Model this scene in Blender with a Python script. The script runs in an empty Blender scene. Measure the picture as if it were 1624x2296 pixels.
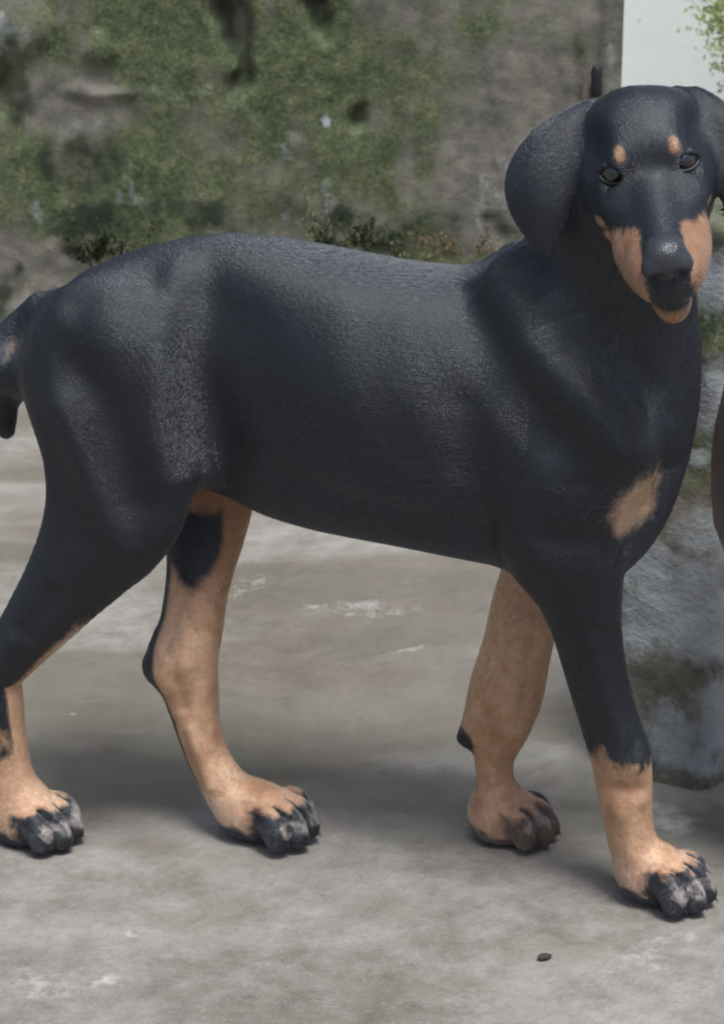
import bpy, bmesh, math, random
import numpy as np
from mathutils import Vector, Matrix

random.seed(7); rng = np.random.default_rng(11)
sc = bpy.context.scene
C = sc.collection

# ------------------------------------------------------------------ camera
FPX = 5663.0                       # focal length for a 1624 x 2296 frame
CAMH, PITCH = 1.046, math.radians(19)
cam_d = bpy.data.cameras.new('camera'); cam = bpy.data.objects.new('camera', cam_d); C.objects.link(cam)
cam.location = (0, 0, CAMH); cam.rotation_euler = (math.pi / 2 - PITCH, 0, 0)
cam_d.sensor_fit = 'VERTICAL'; cam_d.sensor_height = 24.0; cam_d.lens = 24.0 * FPX / 2296.0
cam_d.clip_start = 0.05; cam_d.clip_end = 2000
cam_d.dof.use_dof = True; cam_d.dof.focus_distance = 2.16; cam_d.dof.aperture_fstop = 13.0
sc.camera = cam

# ------------------------------------------------------------------ sky, sun, exposure
SUN_EL, SUN_AZ = math.radians(71), math.radians(158)      # azimuth clockwise from +Y: light from the front right
w = bpy.data.worlds.new('World'); sc.world = w; w.use_nodes = True
nt = w.node_tree; nt.nodes.clear()
sky = nt.nodes.new('ShaderNodeTexSky'); sky.sky_type = 'NISHITA'; sky.sun_disc = False
sky.sun_elevation = SUN_EL; sky.sun_rotation = SUN_AZ
sky.air_density = 1.0; sky.dust_density = 4.0; sky.ozone_density = 1.0
hs = nt.nodes.new('ShaderNodeHueSaturation'); hs.inputs['Saturation'].default_value = 1.15
bg = nt.nodes.new('ShaderNodeBackground'); bg.inputs['Strength'].default_value = 0.066
wo = nt.nodes.new('ShaderNodeOutputWorld')
nt.links.new(sky.outputs[0], hs.inputs['Color']); nt.links.new(hs.outputs[0], bg.inputs[0]); nt.links.new(bg.outputs[0], wo.inputs[0])
sun_d = bpy.data.lights.new('sun', 'SUN'); sun_d.energy = 1.5; sun_d.angle = math.radians(17); sun_d.color = (0.89, 0.96, 1.0)
sun = bpy.data.objects.new('sun', sun_d); C.objects.link(sun)
sd = Vector((math.sin(SUN_AZ) * math.cos(SUN_EL), math.cos(SUN_AZ) * math.cos(SUN_EL), math.sin(SUN_EL)))
sun.rotation_euler = (-sd).to_track_quat('-Z', 'Y').to_euler()
sc.view_settings.view_transform = 'Standard'; sc.view_settings.look = 'None'
sc.view_settings.exposure = 1.25; sc.view_settings.gamma = 1.0; sc.view_settings.use_curve_mapping = False
sc.render.engine = 'CYCLES'; sc.cycles.use_denoising = True; sc.cycles.denoising_input_passes = 'RGB'; sc.cycles.max_bounces = 6
sc.cycles.filter_width = 2.2

# ------------------------------------------------------------------ helpers
Rv = np.array([1., 0, 0]); Fv = np.array([0, math.cos(PITCH), -math.sin(PITCH)]); Uv = np.array([0, math.sin(PITCH), math.cos(PITCH)])
CAM = np.array([0, 0, CAMH])
def ray(x, y): return Fv + Rv * (x - 812) / FPX - Uv * (y - 1148) / FPX
def at_z(x, y, z=0.0):
    d = ray(x, y); return CAM + d * ((z - CAMH) / d[2])
def at_y(x, y, Y):
    d = ray(x, y); return CAM + d * (Y / d[1])

def link(name, me, mat=None, parent=None, label=None, cat=None, group=None, kind=None):
    o = bpy.data.objects.new(name, me); C.objects.link(o)
    if mat is not None and me is not None: me.materials.append(mat)
    if parent is not None: o.parent = parent
    if label: o['label'] = label
    if cat: o['category'] = cat
    if group: o['group'] = group
    if kind: o['kind'] = kind
    return o
def mesh(name, v, f, smooth=True):
    me = bpy.data.meshes.new(name)
    me.from_pydata(np.asarray(v, float).tolist() if len(v) < 3000 else [], [], [list(map(int, q)) for q in f] if len(v) < 3000 else []) if len(v) < 3000 else fast_mesh(me, v, f)
    if smooth: me.polygons.foreach_set('use_smooth', np.ones(len(me.polygons), bool))
    me.update(); return me
def fast_mesh(me, v, f):
    v = np.asarray(v, np.float32); f = np.asarray(f, np.int32); k = f.shape[1]
    me.vertices.add(len(v)); me.vertices.foreach_set('co', v.ravel())
    me.loops.add(f.size); me.loops.foreach_set('vertex_index', f.ravel())
    me.polygons.add(len(f)); me.polygons.foreach_set('loop_start', np.arange(0, f.size, k, dtype=np.int32))
    me.update(calc_edges=True); me.validate()
def col_attr(me, name, rgb):
    a = me.color_attributes.new(name, 'FLOAT_COLOR', 'POINT')
    c = np.ones((len(me.vertices), 4), np.float32); c[:, :rgb.shape[1]] = rgb      # fourth channel, if any, is alpha
    a.data.foreach_set('color', c.ravel())

# value noise
_perm = rng.random((64, 64, 64)).astype(np.float32)
def vnoise(x, y, z):
    xi = np.floor(x).astype(int); yi = np.floor(y).astype(int); zi = np.floor(z).astype(int)
    fx, fy, fz = x - xi, y - yi, z - zi
    fx = fx * fx * (3 - 2 * fx); fy = fy * fy * (3 - 2 * fy); fz = fz * fz * (3 - 2 * fz)
    r = 0
    for a in (0, 1):
        for b in (0, 1):
            for c in (0, 1):
                r = r + _perm[(xi + a) & 63, (yi + b) & 63, (zi + c) & 63] * (fx if a else 1 - fx) * (fy if b else 1 - fy) * (fz if c else 1 - fz)
    return r
def fbm(x, y, z, o=5):
    r, a, s = 0, 0.5, 0
    for i in range(o):
        r = r + a * vnoise(x * 2 ** i + 7.3 * i, y * 2 ** i + 3.1 * i, z * 2 ** i + 11.7 * i); s += a; a *= 0.5
    return r / s
def sstep(a, b, x):
    t = np.clip((x - a) / (b - a), 0, 1); return t * t * (3 - 2 * t)

# ------------------------------------------------------------------ materials
class NT:
    def __init__(s, name):
        s.m = bpy.data.materials.new(name); s.m.use_nodes = True; s.t = s.m.node_tree; s.t.nodes.clear()
        s.out = s.n('ShaderNodeOutputMaterial'); s.p = s.n('ShaderNodeBsdfPrincipled'); s.l(s.p.outputs[0], s.out.inputs[0])
    def n(s, t, **k):
        x = s.t.nodes.new(t)
        for a, b in k.items(): setattr(x, a, b)
        return x
    def l(s, a, b): s.t.links.new(a, b)
    def noise(s, scale, detail=4, rough=0.6, vec=None, dist=0.0):
        x = s.n('ShaderNodeTexNoise'); x.inputs['Scale'].default_value = scale; x.inputs['Detail'].default_value = detail
        x.inputs['Roughness'].default_value = rough; x.inputs['Distortion'].default_value = dist
        if vec is not None: s.l(vec, x.inputs['Vector'])
        return x.outputs['Fac']
    def pos(s, scale=None):
        g = s.n('ShaderNodeTexCoord').outputs['Object']
        if scale is None: return g
        m = s.n('ShaderNodeMapping'); m.inputs['Scale'].default_value = scale; s.l(g, m.inputs['Vector']); return m.outputs[0]
    def ramp(s, fac, stops, interp='LINEAR'):
        r = s.n('ShaderNodeValToRGB'); e = r.color_ramp.elements; r.color_ramp.interpolation = interp
        while len(e) < len(stops): e.new(0.5)
        for q, (p_, c) in zip(e, stops):
            q.position = p_; q.color = (*c, 1) if len(c) == 3 else c
        s.l(fac, r.inputs[0]); return r.outputs[0]
    def mix(s, fac, a, b, mode='MIX'):
        x = s.n('ShaderNodeMix', data_type='RGBA', blend_type=mode)
        for v, i in ((fac, 0), (a, 6), (b, 7)):
            if hasattr(v, 'links'): s.l(v, x.inputs[i])
            elif i == 0: x.inputs[0].default_value = v
            else: x.inputs[i].default_value = (*v, 1)
        return x.outputs[2]
    def math(s, op, a, b=0.0, c=0.0, clamp=False):
        x = s.n('ShaderNodeMath', operation=op, use_clamp=clamp)
        for i, v in enumerate((a, b, c)):
            if hasattr(v, 'links'): s.l(v, x.inputs[i])
            else: x.inputs[i].default_value = v
        return x.outputs[0]
    def attr(s, name):
        a = s.n('ShaderNodeAttribute'); a.attribute_name = name
        sp = s.n('ShaderNodeSeparateColor'); s.l(a.outputs['Color'], sp.inputs[0]); return sp.outputs
    def bump(s, h, strength, dist, prev=None):
        b = s.n('ShaderNodeBump'); b.inputs['Strength'].default_value = strength; b.inputs['Distance'].default_value = dist
        s.l(h, b.inputs['Height'])
        if prev is not None: s.l(prev, b.inputs['Normal'])
        return b.outputs[0]
    def fin(s, col=None, rough=None, nor=None, spec=None):
        for v, i in ((col, 'Base Color'), (rough, 'Roughness'), (nor, 'Normal'), (spec, 'Specular IOR Level')):
            if v is None: continue
            if hasattr(v, 'links'): s.l(v, s.p.inputs[i])
            elif i == 'Base Color': s.p.inputs[i].default_value = (*v, 1)
            else: s.p.inputs[i].default_value = v
        return s.m

def mat_coat():
    t = NT('short_coat'); a = t.attr('coat'); P = t.pos()
    n1 = t.noise(90, 4, 0.7, P); n2 = t.noise(420, 2, 0.6, t.pos((1, 1, 0.35))); n3 = t.noise(14, 3, 0.6, P); n4 = t.noise(230, 3, 0.65, P)
    black = t.mix(n3, (0.003, 0.0035, 0.005), (0.007, 0.008, 0.011))
    tan = t.ramp(t.math('ADD', t.math('MULTIPLY', n1, 0.5), t.math('MULTIPLY', n3, 0.5)),
                 [(0.3, (0.34, 0.165, 0.085)), (0.5, (0.47, 0.26, 0.155)), (0.7, (0.57, 0.36, 0.25))])
    al = t.n('ShaderNodeAttribute'); al.attribute_name = 'coat'
    tan = t.mix(t.math('MULTIPLY', al.outputs['Alpha'], 0.7), tan, (0.66, 0.41, 0.25))
    tan = t.mix(t.math('MULTIPLY', a[2], 0.75), tan, (0.20, 0.07, 0.028))          # deeper rust hair, and shade painted on the far legs
    tan = t.mix(t.math('MULTIPLY', t.ramp(n4, [(0.35, (1, 1, 1)), (0.6, (0, 0, 0))]), 0.35), tan, (0.16, 0.075, 0.04))
    pale = t.mix(n4, (0.30, 0.25, 0.22), (0.42, 0.36, 0.33))
    jit = t.math('MULTIPLY', t.math('SUBTRACT', t.math('ADD', t.math('MULTIPLY', n1, 0.6), t.math('MULTIPLY', n2, 0.4)), 0.5), 0.9)
    ft = t.ramp(t.math('ADD', a[0], jit), [(0.22, (0, 0, 0)), (0.78, (1, 1, 1))])
    fp = t.ramp(t.math('ADD', a[1], jit), [(0.30, (0, 0, 0)), (0.75, (1, 1, 1))])
    c = t.mix(ft, black, tan); c = t.mix(fp, c, pale)
    h = t.math('ADD', t.math('MULTIPLY', n2, 0.55), t.math('MULTIPLY', n4, 0.45))
    nb = t.bump(h, 0.06, 0.0010)
    t.p.inputs['Sheen Weight'].default_value = 0.06; t.p.inputs['Sheen Roughness'].default_value = 0.45; t.p.inputs['Sheen Tint'].default_value = (0.75, 0.85, 1, 1)
    r = t.mix(ft, t.mix(n3, (0.58,) * 3, (0.66,) * 3), (0.62,) * 3)
    return t.fin(c, r, nb, t.mix(ft, (0.5,) * 3, (0.3,) * 3))
def mat_simple(name, col, rough, spec=0.5, bump=None, var=0.25, scale=60):
    t = NT(name); n = t.noise(scale, 4, 0.6, t.pos())
    c = t.mix(n, tuple(x * (1 - var) for x in col), tuple(min(1, x * (1 + var)) for x in col))
    return t.fin(c, rough, t.bump(t.noise(bump[0], 3, 0.6, t.pos()), bump[1], bump[2]) if bump else None, spec)
def mat_nose():
    t = NT('nose_leather'); v = t.n('ShaderNodeTexVoronoi'); v.inputs['Scale'].default_value = 650; t.l(t.pos(), v.inputs['Vector'])
    return t.fin((0.030, 0.030, 0.034), 0.36, t.bump(v.outputs['Distance'], 0.35, 0.0012), 0.55)
def mat_eye():
    t = NT('eye_dark'); p = t.n('ShaderNodeTexCoord').outputs['Object']
    sp = t.n('ShaderNodeSeparateXYZ'); t.l(p, sp.inputs[0])
    d = t.math('SQRT', t.math('ADD', t.math('POWER', sp.outputs[0], 2.0), t.math('POWER', sp.outputs[1], 2.0)))
    c = t.ramp(t.math('DIVIDE', d, 0.0115), [(0.34, (0.002, 0.002, 0.002)), (0.42, (0.016, 0.009, 0.006)), (0.66, (0.012, 0.007, 0.005)), (0.80, (0.06, 0.05, 0.048))])
    t.p.inputs['Coat Weight'].default_value = 1.0; t.p.inputs['Coat Roughness'].default_value = 0.03
    return t.fin(c, 0.15, None, 0.5)
def mat_wall():
    t = NT('mossy_plaster'); a = t.attr('wear_tone'); P = t.pos()
    n1 = t.noise(9, 5, 0.65, P, 0.4); n2 = t.noise(38, 5, 0.7, P); n3 = t.noise(150, 3, 0.65, P); nv = t.noise(10, 4, 0.6, t.pos((3, 3, 0.5)))
    base = t.ramp(t.math('ADD', t.math('MULTIPLY', n1, 0.6), t.math('MULTIPLY', n2, 0.4)),
                  [(0.32, (0.060, 0.056, 0.044)), (0.47, (0.150, 0.138, 0.112)), (0.60, (0.235, 0.208, 0.170)), (0.76, (0.34, 0.29, 0.23))])
    moss = t.ramp(t.math('ADD', t.math('MULTIPLY', n2, 0.55), t.math('MULTIPLY', n3, 0.45)),
                  [(0.32, (0.026, 0.036, 0.018)), (0.45, (0.066, 0.082, 0.040)), (0.57, (0.125, 0.136, 0.070)), (0.72, (0.25, 0.240, 0.140))])
    dark = t.mix(n2, (0.012, 0.016, 0.011), (0.050, 0.056, 0.036))
    j = t.math('MULTIPLY', t.math('SUBTRACT', t.math('ADD', t.math('MULTIPLY', n2, 0.55), t.math('MULTIPLY', nv, 0.45)), 0.5), 1.5)
    c = t.mix(t.ramp(t.math('ADD', a[0], j), [(0.30, (0, 0, 0)), (0.72, (1, 1, 1))]), base, moss)
    c = t.mix(t.ramp(t.math('ADD', a[2], j), [(0.40, (0, 0, 0)), (0.75, (1, 1, 1))]), c, t.mix(n2, (0.26, 0.265, 0.26), (0.44, 0.46, 0.47)))
    c = t.mix(t.ramp(t.math('ADD', a[1], j), [(0.26, (0, 0, 0)), (0.86, (1, 1, 1))]), c, dark)
    nb = t.bump(n1, 0.3, 0.008); nb = t.bump(n2, 0.4, 0.005, nb); nb = t.bump(n3, 0.45, 0.002, nb)
    return t.fin(c, 0.93, nb, 0.2)
def mat_ground():
    t = NT('worn_concrete'); a = t.attr('wear_tone'); P = t.pos()
    n1 = t.noise(3.2, 5, 0.6, P, 0.3); n2 = t.noise(22, 5, 0.7, P); n3 = t.noise(130, 4, 0.7, P); n4 = t.noise(420, 2, 0.6, P)
    base = t.ramp(t.math('ADD', t.math('MULTIPLY', n1, 0.5), t.math('MULTIPLY', n2, 0.5)),
                  [(0.30, (0.105, 0.089, 0.070)), (0.44, (0.192, 0.170, 0.142)), (0.56, (0.272, 0.248, 0.216)), (0.72, (0.365, 0.338, 0.302))])
    c = t.mix(t.math('MULTIPLY', t.ramp(n3, [(0.30, (1, 1, 1)), (0.5, (0, 0, 0))]), 0.35), base, (0.16, 0.145, 0.125))
    c = t.mix(t.math('MULTIPLY', t.ramp(n4, [(0.58, (0, 0, 0)), (0.75, (1, 1, 1))]), 0.35), c, (0.52, 0.50, 0.47))
    j = t.math('MULTIPLY', t.math('SUBTRACT', t.math('ADD', t.math('MULTIPLY', n2, 0.6), t.math('MULTIPLY', n3, 0.4)), 0.5), 1.2)
    alg = t.mix(n3, (0.105, 0.112, 0.072), (0.19, 0.19, 0.135))
    c = t.mix(t.math('MULTIPLY', t.ramp(t.math('ADD', a[0], j), [(0.25, (0, 0, 0)), (0.95, (1, 1, 1))]), 0.7), c, alg)
    c = t.mix(t.math('MULTIPLY', t.ramp(t.math('ADD', a[1], j), [(0.25, (0, 0, 0)), (1.0, (1, 1, 1))]), 0.75), c, t.mix(n2, (0.085, 0.068, 0.050), (0.20, 0.168, 0.132)))
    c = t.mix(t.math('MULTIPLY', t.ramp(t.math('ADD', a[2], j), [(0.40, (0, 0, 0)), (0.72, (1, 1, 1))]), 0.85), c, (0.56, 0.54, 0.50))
    nb = t.bump(n2, 0.5, 0.012); nb = t.bump(n3, 0.55, 0.004, nb); nb = t.bump(n4, 0.4, 0.0015, nb)
    return t.fin(c, t.mix(n2, (0.72,) * 3, (0.95,) * 3), nb, 0.3)
def mat_leaf(name, c1, c2, tr=0.25):
    t = NT(name); n = t.noise(35, 3, 0.6, t.pos()); g = t.n('ShaderNodeNewGeometry').outputs['Random Per Island']
    c = t.mix(t.math('ADD', t.math('MULTIPLY', n, 0.4), t.math('MULTIPLY', g, 0.6)), c1, c2)
    d = t.n('ShaderNodeBsdfTranslucent'); t.l(c, d.inputs[0]); mx = t.n('ShaderNodeMixShader'); mx.inputs[0].default_value = tr
    t.fin(c, 0.6, None, 0.25); t.l(t.p.outputs[0], mx.inputs[1]); t.l(d.outputs[0], mx.inputs[2]); t.l(mx.outputs[0], t.out.inputs[0])
    return t.m


# ------------------------------------------------------------------ ground
def lines(lo, hi, step, far0, far1, gr=1.3):
    a = np.arange(lo, hi + 1e-6, step); s = step; L, Rr = [a[0]], [a[-1]]
    while L[-1] > far0: s *= gr; L.append(L[-1] - s)
    s = step
    while Rr[-1] < far1: s *= gr; Rr.append(Rr[-1] + s)
    return np.concatenate([np.array(L[1:][::-1]), a, np.array(Rr[1:])])
def grid_faces(nx, ny):
    I = np.arange(nx * ny).reshape(nx, ny)
    return np.column_stack([I[:-1, :-1].ravel(), I[1:, :-1].ravel(), I[1:, 1:].ravel(), I[:-1, 1:].ravel()])
def to_px(P):                                  # photo position of world points, to place stains and tone patches
    q = P - CAM; d = np.maximum(q @ Fv, .2); return 812 + FPX * (q @ Rv) / d, 1148 - FPX * (q @ Uv) / d
def spot(x, y, cx, cy, rx, ry, ang=0.0, soft=.6):
    a = math.radians(ang); dx, dy = x - cx, y - cy; u = (dx * math.cos(a) + dy * math.sin(a)) / rx; v = (-dx * math.sin(a) + dy * math.cos(a)) / ry
    return sstep(1 + soft, 1 - soft, np.sqrt(u * u + v * v))
def spots(x, y, L, soft=.6):
    r = np.zeros_like(x)
    for s in L: r = np.maximum(r, s[0] * spot(x, y, *s[1:], soft=soft))
    return r

gx = lines(-.62, .62, .007, -500, 500); gy = lines(1.60, 3.3, .008, -500, 500)
GX, GY = np.meshgrid(gx, gy, indexing='ij'); gX, gY = GX.ravel(), GY.ravel()
near = (np.abs(gX) < 3) * (gY > 1) * (gY < 6)
H1 = (fbm(gX * 2.2, gY * 2.2, gX * 0, 4) - .5); H2 = (fbm(gX * 14, gY * 14, gX * 0 + 3, 4) - .5); H3 = (fbm(gX * 70, gY * 70, gX * 0 + 9, 3) - .5)
qx, qy = to_px(np.column_stack([gX, gY, gX * 0]))
qx = qx + (fbm(gX * 12, gY * 12, gX * 0 + 21, 4) - .5) * 190; qy = qy + (fbm(gX * 12, gY * 12, gX * 0 + 27, 4) - .5) * 90
ridges = [(1, 900, 1457, 120, 8, -8), (.8, 1070, 1438, 60, 6, 4), (.9, 140, 1586, 70, 10, 3), (.9, 760, 1222, 90, 9, -3), (.7, 930, 1245, 60, 6, 6), (1, 1265, 1672, 45, 9, 2), (.8, 1200, 1680, 24, 8, 0), (1, 1597, 1812, 34, 12, 25), (.7, 1700, 1750, 60, 10, -10)]
rid = spots(qx, qy, ridges, .5) * near
Zg = (H1 * .006 + H2 * .0035 + H3 * .0016 - .0022) * near + rid * .003
ft = np.zeros_like(gX)
for (fx, fy) in ((1480, 2010), (1150, 1875), (75, 1875), (590, 1880)):
    p = at_z(fx, fy); ft = np.maximum(ft, sstep(.16, .05, np.hypot(gX - p[0], gY - p[1])))
Zg = Zg * (1 - ft) + ft * np.minimum(Zg, .0012)
low = fbm(gX * 6, gY * 3.5, gX * 0 + 5, 4)
alg = spots(qx, qy, [(.62, 620, 1310, 150, 60, 5), (.60, 920, 1430, 260, 35, -3), (.5, 1090, 1320, 120, 50, 5), (.5, 40, 1250, 60, 50, 0), (.55, 900, 1840, 180, 40, 6), (.5, 560, 1700, 120, 60, 0), (.62, 1330, 1760, 60, 60, 0),
    (.45, 350, 1760, 140, 60, 0), (.45, 1250, 2120, 160, 30, 4), (.42, 450, 2030, 150, 30, 0), (.4, 900, 2200, 200, 40, 0), (.66, 700, 640, 900, 60, 0), (.5, 1400, 1960, 60, 60, 40)]) * near + .22 * sstep(.50, .72, low)
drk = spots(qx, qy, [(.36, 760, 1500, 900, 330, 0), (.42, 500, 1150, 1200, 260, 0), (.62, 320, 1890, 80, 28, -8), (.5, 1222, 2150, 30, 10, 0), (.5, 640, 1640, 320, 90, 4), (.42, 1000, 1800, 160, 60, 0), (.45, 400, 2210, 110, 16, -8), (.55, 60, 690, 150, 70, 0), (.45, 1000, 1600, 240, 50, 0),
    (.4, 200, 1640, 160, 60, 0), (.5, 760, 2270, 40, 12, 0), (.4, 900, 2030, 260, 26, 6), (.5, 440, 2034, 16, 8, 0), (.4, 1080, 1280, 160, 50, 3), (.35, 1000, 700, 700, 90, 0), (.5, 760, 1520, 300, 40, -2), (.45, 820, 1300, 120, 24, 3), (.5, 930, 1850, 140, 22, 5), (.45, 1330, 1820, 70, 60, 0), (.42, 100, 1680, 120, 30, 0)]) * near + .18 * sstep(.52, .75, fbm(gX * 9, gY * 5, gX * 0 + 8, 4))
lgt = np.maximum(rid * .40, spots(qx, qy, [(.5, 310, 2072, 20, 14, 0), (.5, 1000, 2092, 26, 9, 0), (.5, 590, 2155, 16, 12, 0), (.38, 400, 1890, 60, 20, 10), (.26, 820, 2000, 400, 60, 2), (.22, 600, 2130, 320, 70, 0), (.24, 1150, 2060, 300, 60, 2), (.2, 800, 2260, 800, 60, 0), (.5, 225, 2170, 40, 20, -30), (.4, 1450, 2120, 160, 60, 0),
    (.45, 800, 1370, 240, 24, 3), (.4, 560, 1300, 60, 40, 30), (.55, 1480, 1830, 80, 30, 20), (.4, 40, 1400, 70, 60, 0), (.4, 90, 2180, 120, 60, 0)]) * near)  # paler patches, with broad faint ones across the foreground
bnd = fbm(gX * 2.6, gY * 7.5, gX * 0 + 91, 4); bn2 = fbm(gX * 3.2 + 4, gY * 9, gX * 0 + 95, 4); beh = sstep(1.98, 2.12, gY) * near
drk = drk + (.50 * sstep(.46, .60, bnd) - .22 * sstep(.50, .38, bnd)) * beh; alg = alg + .55 * sstep(.47, .60, bn2) * beh  # brown and green bands only from the feet backwards
gme = mesh('ground', np.column_stack([gX, gY, Zg]), grid_faces(len(gx), len(gy))); col_attr(gme, 'wear_tone', np.column_stack([alg, drk, lgt]))
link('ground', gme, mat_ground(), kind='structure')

# ------------------------------------------------------------------ mossy wall
WY = 3.90; WX1 = at_y(1390, 300, WY)[0]; WXE = at_y(1342, 300, WY)[0]; WH = 2.0
M_wall = mat_wall()
wx = np.concatenate([lines(-.74, WX1 - .004, .0065, -3.5, -1)[:-1], [WX1]]); wx = np.unique(np.minimum(wx, WX1)); wz = lines(0, .66, .0065, 10, WH); wz = np.concatenate([[-.03], wz[wz < WH], [WH]])
XX, ZZ = np.meshgrid(wx, wz, indexing='ij'); X_, Z_ = XX.ravel(), ZZ.ravel()
wqx, wqy = to_px(np.column_stack([X_, X_ * 0 + WY, Z_]))
wqx = wqx + (fbm(X_ * 9, Z_ * 9, X_ * 0 + 31, 4) - .5) * 130; wqy = wqy + (fbm(X_ * 9, Z_ * 9, X_ * 0 + 47, 4) - .5) * 150
D1 = fbm(X_ * 4, Z_ * 3, X_ * 0 + 2, 4) - .5; D2 = fbm(X_ * 18, Z_ * 14, X_ * 0 + 4, 4) - .5; D3 = fbm(X_ * 70, Z_ * 70, X_ * 0 + 6, 3) - .5
hole = spots(wqx, wqy, [(1, 516, 40, 34, 95, 4), (.7, 535, 150, 22, 70, -4), (.8, 536, 192, 30, 42, 0), (.8, 700, 10, 36, 70, 0), (.5, 20, 200, 50, 110, 0), (.5, 800, 230, 14, 22, 0)], .5)
jut = spots(wqx, wqy, [(1, 60, 70, 60, 60, 30), (.8, 225, 110, 20, 40, 0), (.6, 240, 222, 80, 14, 0)], .5)
edge = sstep(WXE - .004, WXE + .004, X_)
Y_ = WY - D1 * .018 - D2 * .008 - D3 * .003 + hole * .035 - jut * .014 - sstep(.10, 0, Z_) * .03 * (.4 + 1.2 * fbm(X_ * 9, X_ * 0, X_ * 0, 3)) - edge * .012
cx_ = sstep(WX1 - .012, WX1, X_); Y_ = Y_ + cx_ * .010
lowm = fbm(X_ * 5, Z_ * 3.0, X_ * 0 + 12, 5)
moss = .46 + 1.0 * (lowm - .5) + spots(wqx, wqy, [(.22, 620, 260, 430, 330, 0), (.22, 860, 200, 160, 260, 0), (.30, 330, 90, 190, 130, 0), (.35, 1250, 120, 60, 110, 10), (.35, 240, 430, 240, 120, 0), (.3, 1180, 60, 140, 50, 0)]) - spots(wqx, wqy, [(.45, 1160, 330, 130, 260, 8), (.3, 170, 260, 110, 90, 0), (.6, 1370, 100, 36, 260, 0), (.3, 80, 600, 160, 60, 0)])
dark = np.maximum(hole * .70, .74 * spots(wqx, wqy, [(.8, 30, 170, 50, 130, 10), (.75, 190, 370, 100, 55, 0), (.85, 200, 510, 100, 70, 0), (.85, 480, 480, 140, 60, 0), (.65, 640, 480, 80, 40, 0), (.85, 800, 510, 110, 60, 0), (.5, 960, 530, 60, 40, 0), (.55, 1120, 500, 80, 60, 0), (.5, 350, 540, 80, 30, 0), (.4, 600, 330, 70, 70, 0), (.45, 1380, 60, 14, 200, 0), (.5, 1285, 90, 40, 60, 0), (.42, 830, 225, 16, 20, 0), (.36, 850, 100, 60, 120, 0), (.4, 1100, 260, 30, 14, 0)]))
stk = fbm(X_ * 26, Z_ * 4, X_ * 0 + 61, 4) - .5; clp = fbm(X_ * 30, Z_ * 26, X_ * 0 + 71, 4) - .5
band = .68 * sstep(400, 540, wqy) * sstep(-.15, .15, fbm(X_ * 7, Z_ * 5, X_ * 0 + 81, 3) - .5)
dark = np.maximum(np.maximum(dark * .95, band), hole * .85); dark = dark + (clp * 1.5 + D3 * .8) * sstep(.10, .4, dark) + stk * .8 * sstep(520, 250, wqy)
moss = moss + stk * .6 + clp * .6
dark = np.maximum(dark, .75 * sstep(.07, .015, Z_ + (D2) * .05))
pale = np.maximum(jut * .42, spots(wqx, wqy, [(.8, 720, 280, 12, 20, 20), (.55, 60, 60, 60, 50, 30), (.45, 120, 480, 80, 40, 0), (.45, 650, 340, 30, 60, 10), (.4, 1130, 420, 60, 140, 10), (.5, 180, 560, 60, 40, 0), (.42, 300, 430, 60, 60, 0), (.5, 745, 470, 16, 60, 0), (.45, 660, 520, 40, 30, 0), (.42, 1370, 110, 20, 130, 0), (.4, 400, 200, 120, 40, 0), (.45, 200, 300, 90, 30, 0)]))
n0 = len(X_); wv = np.column_stack([X_, Y_, Z_]); wf = grid_faces(len(wx), len(wz))
# right end, top and back close the slab
TH = .24; I2 = np.arange(n0).reshape(len(wx), len(wz)); ev = [wv]; ef = [wf]; base = n0
for strip in (I2[-1, :], I2[:, -1][::-1], I2[0, :][::-1]):
    b = wv[strip].copy(); b[:, 1] = WY + TH; ev.append(b); k = base + np.arange(len(strip)); base += len(strip)
    ef.append(np.column_stack([strip[:-1], k[:-1], k[1:], strip[1:]]))
b = np.array([[wx[0], WY + TH, -.03], [WX1, WY + TH, -.03], [WX1, WY + TH, WH], [wx[0], WY + TH, WH]]); ev.append(b); ef.append(np.array([[base, base + 3, base + 2, base + 1]])); base += 4
wv2 = np.vstack(ev); at = np.zeros((len(wv2), 3)); at[:, 0] = .4; at[:n0] = np.column_stack([moss, dark, pale])
wme = mesh('mossy_wall', wv2, np.vstack(ef)); col_attr(wme, 'wear_tone', at)
link('mossy_wall', wme, M_wall, label='long green mossy plaster wall with dark water stains behind the dog', cat='wall')

# moss tufts rooted in the plaster
def leaf_cloud(P, N, size, asp=.5, droop=.5, nseg=1):
    n = len(P); t = rng.normal(size=(n, 3)); t -= N * (t * N).sum(1)[:, None]; t /= np.linalg.norm(t, axis=1)[:, None] + 1e-9
    d = N * (1 - droop) + t * droop + rng.normal(size=(n, 3)) * .25; d /= np.linalg.norm(d, axis=1)[:, None]
    s = np.cross(d, rng.normal(size=(n, 3))); s /= np.linalg.norm(s, axis=1)[:, None] + 1e-9
    nn = np.cross(s, d); L = size[:, None]
    a = P; m1 = P + d * L * .5 + s * L * asp * .5 + nn * L * .10; m2 = P + d * L * .5 - s * L * asp * .5 + nn * L * .10; e = P + d * L - nn * L * .05
    V = np.stack([a, m1, e, m2], 1).reshape(-1, 3); F = np.arange(4 * n).reshape(n, 4); return V, F
cand = np.flatnonzero((X_ > -.75) & (X_ < WX1 - .03) & (Z_ < .68) & (moss + .5 * (D2) > .52) & (hole < .3)); pick = rng.choice(cand, 5000)
P = wv[pick] + rng.normal(size=(len(pick), 3)) * .004; P[:, 1] = wv[pick, 1] + .001
mv, mf = leaf_cloud(P, np.tile([0, -1., .25], (len(P), 1)), rng.uniform(.0015, .004, len(P)), .6, .85)
link('moss', mesh('moss', mv, mf, False), mat_leaf('moss_green', (.055, .066, .034), (.16, .165, .095), .15), label='short green moss growing in patches over the plaster wall', cat='moss', kind='stuff')

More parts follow.
